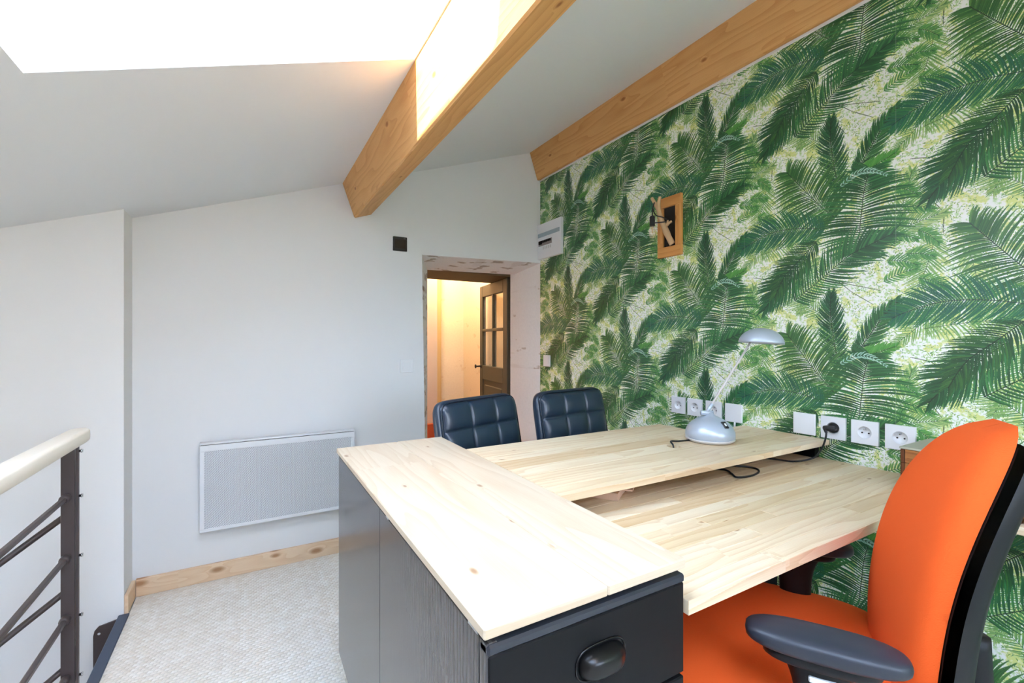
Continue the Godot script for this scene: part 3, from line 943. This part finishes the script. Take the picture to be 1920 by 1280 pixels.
func tufted(st: SurfaceTool, w: float, h: float, depth: float, cols: int, rows: int) -> SurfaceTool:
	# a padded panel, its face pulled in along the seams; faces +z, centred, y up
	return grid(st, func(u: float, v: float) -> Vector3:
		var fu := absf(sin(PI * u * cols))
		var fv := absf(sin(PI * v * rows))
		var rim := pow(clampf(1.0 - pow(absf(2.0 * u - 1.0), 14.0), 0.0, 1.0), 0.5) * pow(clampf(1.0 - pow(absf(2.0 * v - 1.0), 14.0), 0.0, 1.0), 0.5)
		var puff := pow(fu, 0.34) * pow(fv, 0.34)
		# rounded corners of the outline
		var x := (u - 0.5) * w
		var y := (v - 0.5) * h
		var cr := 0.03
		var ex := absf(x) - (w * 0.5 - cr)
		var ey := absf(y) - (h * 0.5 - cr)
		if ex > 0.0 and ey > 0.0:
			var l := sqrt(ex * ex + ey * ey)
			var m := maxf(ex, ey)
			x = signf(x) * (w * 0.5 - cr + ex * m / l)
			y = signf(y) * (h * 0.5 - cr + ey * m / l)
		return Vector3(x, y, depth * (0.42 * rim + 0.58 * puff * rim)), 72, 72)

func build_meeting_chairs() -> void:
	var first := thing("meeting_chair", "dark blue leather tufted chair behind the desk, in front of the doorway", "chair", Vector3.ZERO, 0.0, "tufted chairs at the desk")
	var w := 0.468
	var h := 0.47
	var tilt := Transform3D(Basis(Vector3.RIGHT, deg_to_rad(-11)), Vector3(0, 0.739, 0.04))
	var b := put(tufted(tool_(), w - 0.03, h - 0.03, 0.032, 3, 4), "backrest", M.leather, first, Vector3.ZERO, true)
	b.transform = tilt
	var sh := tool_()
	grid(sh, func(u: float, v: float) -> Vector3:
		var a := TAU * u
		var q := PI * (v - 0.5)
		var sg := func(x: float, e: float) -> float: return signf(x) * pow(absf(x), e)
		var cb: float = sg.call(cos(q), 0.3)
		return Vector3(w * 0.5 * cb * sg.call(cos(a), 0.22), h * 0.5 * cb * sg.call(sin(a), 0.22), -0.022 + 0.027 * sg.call(sin(q), 0.5)), 72, 20)
	put(sh, "back_shell", M.leather, b, Vector3.ZERO, true)
	var pipe := []
	for k in 65:
		var a := TAU * k / 64.0
		pipe.append(Vector3((w * 0.5 - 0.012) * signf(cos(a)) * pow(absf(cos(a)), 0.2), (h * 0.5 - 0.012) * signf(sin(a)) * pow(absf(sin(a)), 0.2), 0.006))
	put(tube(tool_(), pipe, 0.0035, 6), "piping", M.seam, b, Vector3.ZERO, true)
	var s := put(tufted(tool_(), 0.44, 0.40, 0.03, 3, 3), "seat", M.leather, first, Vector3.ZERO, true)
	s.transform = Transform3D(Basis(Vector3.RIGHT, deg_to_rad(-90)), Vector3(0, 0.445, 0.285))
	put(pillow(tool_(), Vector3(0.22, 0.03, 0.20), 0.2, 0.4, Vector3(0, 0.43, 0.285), 48, 14), "seat_shell", M.leather, first, Vector3.ZERO, true)
	put(lathe(tool_(), [Vector2(0, 0.0), Vector2(0.19, 0.0), Vector2(0.19, 0.008), Vector2(0.04, 0.03), Vector2(0.027, 0.05), Vector2(0.027, 0.41), Vector2(0, 0.41)], 36, Vector3(0, 0, 0.28)), "pedestal", M.chrome, first)
	var second: Node3D = first.duplicate()
	second.name = numbered("meeting_chair")
	add_child(second)
	tag(second, "dark blue leather tufted chair beside the palm wallpaper, behind the raised shelf", "chair", "tufted chairs at the desk")
	first.position = Vector3(0.844, 0, -1.741)
	first.rotation.y = deg_to_rad(19.5)
	second.position = Vector3(1.367, 0.0, -1.789)
	second.rotation.y = deg_to_rad(10)

func build_railing() -> void:
	var o := thing("stair_railing", "brown steel stair railing with a pale wooden handrail", "railing", Vector3(-0.5, 0, -1.98))
	# handrail: rounded bar along the opening
	var st := tool_()
	var prof := []
	for k in 24:
		var a := TAU * k / 24.0
		prof.append(Vector2(0.031 * signf(cos(a)) * pow(absf(cos(a)), 0.5), 0.883 + 0.023 * signf(sin(a)) * pow(absf(sin(a)), 0.4)))
	var zs := [-0.100, -0.098, -0.085, -0.05, 3.5]
	var sc := [0.0, 0.72, 0.93, 1.0, 1.0]
	grid(st, func(u: float, v: float) -> Vector3:
		var k := int(round(u * 24)) % 24
		var i := int(round(v * 4))
		return Vector3(prof[k].x * sc[i], 0.883 + (prof[k].y - 0.883) * (sc[i] if i == 0 else 1.0), zs[i]), 24, 4)
	put(st, "handrail", M.rail_wood, o, Vector3.ZERO, true)
	for zp in [0.0, 1.3, 2.6]:
		put(box(tool_(), Vector3(-0.022, -0.2, zp - 0.006), Vector3(0.0115, 0.861, zp + 0.006), 0.001, 1), "post", M.rail_steel, o)
		put(box(tool_(), Vector3(0.0135, -0.2, zp - 0.006), Vector3(0.0205, 0.861, zp + 0.006), 0.001, 1), "post", M.rail_steel, o)
		for y in [0.845, 0.70, 0.507, 0.314, 0.12]:
			put(lathe(tool_(), [Vector2(0, 0), Vector2(0.004, 0), Vector2(0.004, 0.006), Vector2(0.006, 0.006), Vector2(0.006, 0.010), Vector2(0, 0.0105)], 12, Vector3(0.02, y, zp), Basis(Vector3.BACK, -PI / 2)), "bolt", M.chrome, o, Vector3.ZERO, true)
	for y in [0.70, 0.507, 0.314, 0.12]:
		put(box(tool_(), Vector3(-0.016, y - 0.0075, 0.03), Vector3(-0.001, y + 0.0075, 3.4), 0.003, 2), "rail_bar", M.rail_steel, o)
		var cl := tool_()
		lathe(cl, [Vector2(0, 0), Vector2(0.0125, 0.0), Vector2(0.0135, 0.006), Vector2(0.0135, 0.020), Vector2(0.0115, 0.028), Vector2(0, 0.028)], 14, Vector3(-0.0085, y, 0.006), Basis(Vector3.RIGHT, PI / 2))
		put(cl, "clamp", M.rail_steel, o, Vector3.ZERO, true)
	# bars that go down with the stair, away from the post
	for y in [0.635, 0.39, 0.145, -0.10]:
		put(tube(tool_(), [Vector3(-0.018, y, -0.012), Vector3(-1.6, y - 0.80 * 1.58, -0.012)], 0.0095, 8), "stair_bar", M.rail_steel, o, Vector3.ZERO, true)
	# end plate of the stair stringer
	var p := thing("stringer_plate", "dark steel fixing plate with a bolt hole beside the floor edging", "plate", Vector3(-0.5, 0, -2.572))
	var poly := PackedVector2Array([Vector2(-0.077, -0.30), Vector2(-0.077, -0.055), Vector2(-0.073, -0.035), Vector2(-0.06, -0.02), Vector2(0.0, -0.008), Vector2(0.0, -0.30)])
	put(prism(tool_(), poly, 2, -0.004, 0.004), "plate", M.rail_steel, p)
	put(lathe(tool_(), [Vector2(0, 0), Vector2(0.005, 0), Vector2(0.005, 0.0012), Vector2(0, 0.0012)], 14, Vector3(-0.058, -0.05, 0.0035), Basis(Vector3.RIGHT, PI / 2)), "bolt", M.white, p)

func build_radiator() -> void:
	var o := thing("radiator", "white electric panel radiator with a perforated front on the door wall", "radiator", Vector3(0.153, 0.265, ZD))
	var hw := 0.364
	var hh := 0.437
	put(box(tool_(), Vector3(-hw + 0.03, 0.02, 0.0), Vector3(hw - 0.03, hh - 0.02, 0.035)), "mount", M.white_metal, o)
	for b in [[-hw, hw, hh - 0.042, hh - 0.012], [-hw, hw, 0.0, 0.016], [-hw, -hw + 0.02, 0.016, hh - 0.042], [hw - 0.02, hw, 0.016, hh - 0.042]]:
		put(box(tool_(), Vector3(b[0], b[2], 0.03), Vector3(b[1], b[3], 0.066), 0.002), "frame", M.white_metal, o)
	put(box(tool_(), Vector3(-hw, hh - 0.009, 0.025), Vector3(hw, hh, 0.066), 0.002), "top_cap", M.white_metal, o)
	put(box(tool_(), Vector3(-hw + 0.005, hh - 0.014, 0.03), Vector3(hw - 0.005, hh - 0.008, 0.060)), "outlet_slot", M.dark, o)
	var st := tool_()
	var pitch := 0.0084
	var g := [Vector3(-hw + 0.02, 0.016, 0.062), Vector3(hw - 0.02, 0.016, 0.062), Vector3(hw - 0.02, hh - 0.042, 0.062), Vector3(-hw + 0.02, hh - 0.042, 0.062)]
	for k in [0, 2, 1, 0, 3, 2]:
		st.set_normal(Vector3.BACK)
		st.set_uv(Vector2(g[k].x, g[k].y) / pitch)
		st.add_vertex(g[k])
	put(st, "grille", M.grille, o)

func plate_with_hole(st: SurfaceTool, half: float, r: float, d: float) -> SurfaceTool:
	# square faceplate in x, y with a round hole, from z = 0 to z = d
	var n := 40
	for i in n:
		var q := []
		for k in [i, i + 1]:
			var a: float = TAU * k / n + PI / 4
			var c := Vector2(cos(a), sin(a))
			var m := maxf(absf(c.x), absf(c.y))
			q.append([c * r, c / m * half])
		face(st, [Vector3(q[0][0].x, q[0][0].y, d), Vector3(q[0][1].x, q[0][1].y, d), Vector3(q[1][1].x, q[1][1].y, d), Vector3(q[1][0].x, q[1][0].y, d)], Vector3.BACK)
		var mid: Vector2 = (q[0][0] + q[1][0]) * 0.5
		face(st, [Vector3(q[0][0].x, q[0][0].y, 0), Vector3(q[1][0].x, q[1][0].y, 0), Vector3(q[1][0].x, q[1][0].y, d), Vector3(q[0][0].x, q[0][0].y, d)], Vector3(-mid.x, -mid.y, 0))
		mid = (q[0][1] + q[1][1]) * 0.5
		face(st, [Vector3(q[0][1].x, q[0][1].y, 0), Vector3(q[1][1].x, q[1][1].y, 0), Vector3(q[1][1].x, q[1][1].y, d), Vector3(q[0][1].x, q[0][1].y, d)], Vector3(mid.x, mid.y, 0))
	return st

func build_wall_devices() -> void:
	# sockets in two rows of four on the wallpapered wall; they face -x
	var rows := [
		[-1.518, "socket", "white power socket, end of the row towards the door, behind the lamp"],
		[-1.4235, "socket", "white power socket, second from the door in the row behind the lamp"],
		[-1.323, "socket", "white power socket partly behind the stem of the desk lamp"],
		[-1.226, "blank", "white cable outlet plate next to the desk lamp"],
		[-0.936, "blank", "plain white blank plate above the end of the raised shelf"],
		[-0.8375, "socket", "white power socket with the black plug in it"],
		[-0.741, "socket", "empty white power socket beside the plugged-in one"],
		[-0.6435, "socket", "empty white power socket above the wooden chest"]]
	var proto: Node3D = null
	for r in rows:
		var at := Vector3(XW - 0.001, 0.8905, r[0])
		if r[1] == "blank":
			var b := thing("blank_plate", r[2], "wall plate", at, -PI / 2)
			put(box(tool_(), Vector3(-0.0395, -0.0395, 0), Vector3(0.0395, 0.0395, 0.009), 0.002), "faceplate", M.white, b)
			if r[0] < -1.0:
				put(tube(tool_(), [Vector3(0.008, -0.037, 0.008), Vector3(0.008, -0.05, 0.010), Vector3(0.008, -0.075, 0.008)], 0.004, 8), "cable", M.white, b, Vector3.ZERO, true)
			continue
		if proto:
			var c: Node3D = proto.duplicate()
			c.name = numbered("power_socket")
			add_child(c)
			c.position = at
			tag(c, r[2], "socket", "power sockets on the palm wallpaper")
			continue
		proto = thing("power_socket", r[2], "socket", at, -PI / 2, "power sockets on the palm wallpaper")
		put(plate_with_hole(tool_(), 0.0395, 0.0205, 0.009), "faceplate", M.white, proto)
		put(lathe(tool_(), [Vector2(0.0, 0.0012), Vector2(0.0185, 0.0012), Vector2(0.0205, 0.009)], 32, Vector3.ZERO, Basis(Vector3.RIGHT, PI / 2)), "well", M.white, proto, Vector3(0, 0, 0), true)
		for s in [-1, 1]:
			put(lathe(tool_(), [Vector2(0, 0), Vector2(0.0026, 0), Vector2(0.0026, 0.0008), Vector2(0, 0.0008)], 12, Vector3(s * 0.0095, -0.002, 0.0013), Basis(Vector3.RIGHT, PI / 2)), "pin_hole", M.dark, proto)
		put(tube(tool_(), [Vector3(0, 0.0115, 0.001), Vector3(0, 0.0115, 0.0105)], 0.0024, 10), "earth_pin", M.chrome, proto, Vector3.ZERO, true)
	# light switch on the door wall and switch plate near the corner
	var sw := thing("light_switch", "white square light switch on the wall left of the doorway", "switch", Vector3(0.835, 1.051, ZD))
	put(box(tool_(), Vector3(-0.041, -0.041, 0), Vector3(0.041, 0.041, 0.008), 0.002), "frame", M.white, sw)
	put(box(tool_(), Vector3(-0.022, -0.022, 0.008), Vector3(0.022, 0.022, 0.0115), 0.0015), "rocker", M.white, sw)
	var s2 := thing("light_switch", "white light switch on the wallpaper beside the doorway", "switch", Vector3(XW - 0.001, 1.064, -2.655), -PI / 2)
	put(box(tool_(), Vector3(-0.041, -0.04, 0), Vector3(0.041, 0.04, 0.008), 0.002), "frame", M.white, s2)
	put(box(tool_(), Vector3(-0.03, -0.022, 0.008), Vector3(0.03, 0.03, 0.0115), 0.0015), "rocker", M.white, s2)
	# thermostat
	var t := thing("thermostat", "small square black wall display left of the doorway", "display", Vector3(0.793, 1.793, ZD))
	put(box(tool_(), Vector3(-0.043, -0.043, 0), Vector3(0.043, 0.043, 0.011), 0.002), "housing", M.dark, t)
	put(box(tool_(), Vector3(-0.033, -0.027, 0.011), Vector3(0.033, 0.027, 0.0116)), "screen", M.screen, t)
	put(box(tool_(), Vector3(0.021, 0.032, 0.011), Vector3(0.035, 0.036, 0.0116)), "badge", mat(rgb8(120, 120, 116), 0.4), t)
	# consumer unit in the corner of the wallpapered wall
	var e := thing("fuse_box", "white fuse box on the wallpaper above the doorway corner", "fuse box", Vector3(XW - 0.001, 1.787, -2.6), -PI / 2)
	put(box(tool_(), Vector3(-0.143, 0, 0), Vector3(0.137, 0.247, 0.024), 0.003), "housing", M.white_metal, e)
	put(box(tool_(), Vector3(-0.137, 0.152, 0.024), Vector3(0.125, 0.180, 0.0262), 0.0008), "flap", M.cover, e)
	put(box(tool_(), Vector3(-0.130, 0.090, 0.024), Vector3(0.035, 0.128, 0.0246)), "breaker_bay", mat(rgb8(150, 142, 142), 0.5), e)
	for k in 7:
		var x := -0.120 + k * 0.0215
		put(box(tool_(), Vector3(x, 0.108 if k > 1 else 0.100, 0.0246), Vector3(x + 0.014, 0.124, 0.033), 0.001), "breaker_toggle", M.dark, e)
	for k in 5:
		put(box(tool_(), Vector3(-0.075 + k * 0.0215, 0.062, 0.024), Vector3(-0.065 + k * 0.0215, 0.082, 0.0244)), "marking_strip", mat(rgb8(206, 204, 202), 0.5), e)
	# wall lamp: framed driftwood with a bare bulb
	var l := thing("driftwood_lamp", "driftwood wall lamp with bare bulb in a wooden frame", "wall lamp", Vector3(XW - 0.001, 1.622, -1.567), -PI / 2)
	var hw := 0.073
	var hh := 0.298
	for b in [[-hw, hw, 0.0, 0.05], [-hw, hw, hh - 0.05, hh], [-hw, -hw + 0.035, 0.05, hh - 0.05], [hw - 0.035, hw, 0.05, hh - 0.05]]:
		put(box(tool_(), Vector3(b[0], b[2], 0), Vector3(b[1], b[3], 0.018), 0.002, 1 if b[1] - b[0] < 0.1 else 0, Vector2(b[0], b[2])), "frame_bar", M.frame_wood, l)
	put(box(tool_(), Vector3(-hw + 0.034, 0.049, 0.0), Vector3(hw - 0.034, hh - 0.049, 0.006)), "back_board", M.dark, l)
	var br := tube(tool_(), smooth_path([Vector3(0.018, 0.058, 0.012), Vector3(0.004, 0.10, 0.026), Vector3(-0.004, 0.145, 0.045), Vector3(-0.016, 0.20, 0.062), Vector3(-0.018, 0.25, 0.07), Vector3(-0.006, 0.29, 0.072)]), [0.014, 0.0145, 0.015, 0.015, 0.0145, 0.014, 0.0145, 0.015, 0.016, 0.0155, 0.015, 0.0145, 0.014, 0.0135, 0.013, 0.0125, 0.013, 0.0125, 0.012, 0.0115, 0.011, 0.0105, 0.0105, 0.010, 0.010, 0.0095, 0.009, 0.0085, 0.008, 0.0075, 0.006], 10)
	tube(br, smooth_path([Vector3(-0.017, 0.215, 0.064), Vector3(-0.030, 0.255, 0.075), Vector3(-0.044, 0.292, 0.09)], 5), [0.011, 0.011, 0.0105, 0.0105, 0.010, 0.010, 0.0095, 0.009, 0.0085, 0.008, 0.006], 9)
	tube(br, [Vector3(0.0, 0.14, 0.045), Vector3(0.022, 0.158, 0.040), Vector3(0.034, 0.165, 0.036)], [0.008, 0.006, 0.005], 8)
	tube(br, [Vector3(0.012, 0.15, 0.042), Vector3(0.016, 0.172, 0.042)], [0.006, 0.004], 8)
	put(br, "driftwood_branch", M.driftwood, l, Vector3.ZERO, true)
	var cord := smooth_path([Vector3(0.012, 0.165, 0.008), Vector3(0.006, 0.185, 0.06), Vector3(-0.02, 0.2, 0.085), Vector3(-0.03, 0.235, 0.095), Vector3(-0.026, 0.262, 0.09), Vector3(-0.028, 0.23, 0.1), Vector3(-0.03, 0.196, 0.1)])
	put(tube(tool_(), cord, 0.003, 8), "cord", M.cable, l, Vector3.ZERO, true)
	put(tube(tool_(), [Vector3(-0.034, 0.162, 0.098), Vector3(-0.006, 0.163, 0.070), Vector3(0.014, 0.165, 0.05)], 0.003, 8), "cord", M.cable, l, Vector3.ZERO, true)
	put(lathe(tool_(), [Vector2(0, 0.146), Vector2(0.0125, 0.146), Vector2(0.0125, 0.192), Vector2(0.006, 0.198), Vector2(0, 0.198)], 20, Vector3(-0.03, 0, 0.1)), "bulb_holder", M.dark, l)
	put(lathe(tool_(), [Vector2(0.0, 0.085), Vector2(0.009, 0.088), Vector2(0.0155, 0.1), Vector2(0.016, 0.112), Vector2(0.010, 0.135), Vector2(0.009, 0.146)], 20, Vector3(-0.03, 0, 0.1)), "glass_bulb", M.bulb, l, Vector3.ZERO, true)
	put(lathe(tool_(), [Vector2(0, 0.112), Vector2(0.003, 0.112), Vector2(0.003, 0.143), Vector2(0, 0.143)], 8, Vector3(-0.03, 0, 0.1)), "filament_stem", M.driftwood, l)

func build_desk_lamp() -> void:
	var o := thing("desk_lamp", "silver desk lamp with domed base and small domed shade on the raised shelf", "desk lamp", Vector3(1.425, 0.845, -1.055))
	# base: a flattened egg, fuller to one side, with the stem leaving its crown
	var base := tool_()
	var prof := [Vector2(0.066, 0.0), Vector2(0.078, 0.008), Vector2(0.083, 0.022), Vector2(0.082, 0.036), Vector2(0.075, 0.052), Vector2(0.062, 0.067), Vector2(0.045, 0.079), Vector2(0.028, 0.087), Vector2(0.016, 0.093), Vector2(0.010, 0.102), Vector2(0.0, 0.104)]
	lathe(base, prof, 48)
	put(base, "base", M.lamp, o, Vector3.ZERO, true)
	put(lathe(tool_(), [Vector2(0.0, 0.0), Vector2(0.070, 0.0), Vector2(0.0815, 0.007), Vector2(0.0838, 0.013), Vector2(0.080, 0.0135)], 48), "base_ring", M.lamp_edge, o, Vector3.ZERO, true)
	# right of the picture plane = (0.866, 0.5); the stem leans that way
	var r := Vector3(0.866, 0, 0.5)
	var f := Vector3(-0.5, 0, 0.866)
	var foot := Vector3(0, 0.100, 0) - r * 0.012
	var head := r * 0.145 + Vector3(0, 0.352, 0)
	var stem := put(tube(tool_(), [foot, head], 0.0038, 10), "stem", M.lamp_edge, o, Vector3.ZERO, true)
	put(tube(tool_(), [foot, foot + (head - foot) * 0.13], 0.006, 12), "sleeve", M.lamp, stem, Vector3.ZERO, true)
	put(tube(tool_(), [foot - r * 0.020, foot + r * 0.022], 0.009, 12), "hinge", M.lamp, o, Vector3.ZERO, true)
	var dome := []
	for k in 13:
		var a := PI / 2 * k / 12.0
		dome.append(Vector2(0.0735 * cos(a), 0.055 * sin(a)))
	var inner := [Vector2(0.0, 0.047), Vector2(0.03, 0.042), Vector2(0.055, 0.028), Vector2(0.070, 0.002)]
	inner.append_array(dome)
	var hp := head + r * 0.038 + Vector3(0, -0.004, 0)
	put(lathe(tool_(), inner, 44, hp, Basis(f, deg_to_rad(-4))), "lamp_shade", M.lamp, o, Vector3.ZERO, true)
	# rocker switch on the dome
	var sp := r * 0.027 + f * 0.0555 + Vector3(0, 0.0655, 0)
	var n := (f * 0.72 + r * 0.25 + Vector3.UP * 0.75).normalized()
	var bs := Basis.looking_at(-n, Vector3.UP)
	var swm := put(box(tool_(), Vector3(-0.009, -0.0135, -0.004), Vector3(0.009, 0.0135, 0.004), 0.001), "switch", M.dark, o)
	swm.transform = Transform3D(bs, sp)
	put(box(tool_(), Vector3(-0.0035, -0.006, 0.004), Vector3(0.0035, 0.005, 0.0058), 0.0005), "rocker", M.white, swm)
	# lead: over the shelf, through the cable hole, looped on the desk, up to the plug
	var g := o.position
	var pts := [Vector3(1.355, 0.851, -1.08), Vector3(1.30, 0.851, -1.09), Vector3(1.258, 0.856, -1.085), Vector3(1.246, 0.845, -1.064), Vector3(1.245, 0.80, -1.058), Vector3(1.26, 0.781, -1.03), Vector3(1.315, 0.779, -0.985), Vector3(1.352, 0.779, -0.945), Vector3(1.33, 0.779, -0.905), Vector3(1.31, 0.779, -0.873), Vector3(1.37, 0.779, -0.862), Vector3(1.435, 0.779, -0.880), Vector3(1.452, 0.780, -0.915), Vector3(1.40, 0.784, -0.955), Vector3(1.375, 0.783, -0.985), Vector3(1.45, 0.781, -1.01), Vector3(1.56, 0.781, -1.02), Vector3(1.627, 0.779, -0.945), Vector3(1.650, 0.781, -0.885), Vector3(1.688, 0.797, -0.843), Vector3(1.730, 0.823, -0.837), Vector3(1.760, 0.855, -0.838), Vector3(1.775, 0.880, -0.842)]
	var lead := []
	for p in pts: lead.append(p - g)
	var cord := put(tube(tool_(), smooth_path(lead), 0.0031, 8), "power_lead", M.cable, o, Vector3.ZERO, true)
	var pl := tool_()
	lathe(pl, [Vector2(0, 0.0), Vector2(0.0165, 0.0), Vector2(0.0175, 0.012), Vector2(0.013, 0.02), Vector2(0, 0.022)], 24, Vector3(XW + 0.002, 0.8905, -0.8375) - g, Basis(Vector3.BACK, PI / 2))
	pillow(pl, Vector3(0.011, 0.009, 0.021), 0.6, 0.6, Vector3(1.788, 0.891, -0.838) - g, 24, 12)
	tube(pl, [Vector3(1.785, 0.889, -0.853) - g, Vector3(1.774, 0.877, -0.842) - g], [0.006, 0.0045], 10)
	put(pl, "plug", M.cable, cord, Vector3.ZERO, true)

func build_small_things() -> void:
	# low wall shelf beyond the desk and the jointed chest on it
	var s := thing("wall_shelf", "narrow pale wooden wall shelf under the jointed wooden chest", "shelf")
	put(box(tool_(), Vector3(1.59, 0.738, -0.498), Vector3(1.817, 0.758, 0.9), 0.002, 2), "board", M.pine_tones[0], s)
	for z in [-0.42, 0.75]:
		put(box(tool_(), Vector3(1.64, 0.70, z), Vector3(1.817, 0.738, z + 0.03), 0.002, 0), "bracket", M.black_lacquer, s)
	var c := thing("wooden_chest", "brown wooden chest with jointed corners and grey-green lid behind the orange chair", "chest")
	var x0 := 1.60
	var zf := -0.568
	var zn := 0.55
	var ys := [0.7765, 0.818, 0.859, 0.897]
	for i in 3:
		put(box(tool_(), Vector3(x0, ys[i], zf + 0.010), Vector3(x0 + 0.014, ys[i + 1] - 0.0008, zn), 0.0012, 2, Vector2(0.3 * i, 0.13 * i)), "side_board", M.chest, c)
		put(box(tool_(), Vector3(x0 + 0.0145, ys[i], zf), Vector3(1.812, ys[i + 1] - 0.0008, zf + 0.014), 0.0012, 0, Vector2(0.2 * i, 0.1)), "end_board", M.chest, c)
		put(box(tool_(), Vector3(x0, ys[i], zf), Vector3(x0 + 0.014, ys[i + 1] - 0.0008, zf + 0.0095), 0.0012, 0, Vector2(0.1, 0.2 * i)), "corner_joint", toned(M.chest, rgb8(170, 150, 140)), c)
	put(box(tool_(), Vector3(x0 - 0.002, 0.897, zf - 0.002), Vector3(1.814, 0.903, zn), 0.001, 2), "lid", M.chest_top, c)
	put(box(tool_(), Vector3(x0 + 0.02, 0.7765, zf + 0.02), Vector3(1.805, 0.785, zn)), "bottom", M.chest, c)
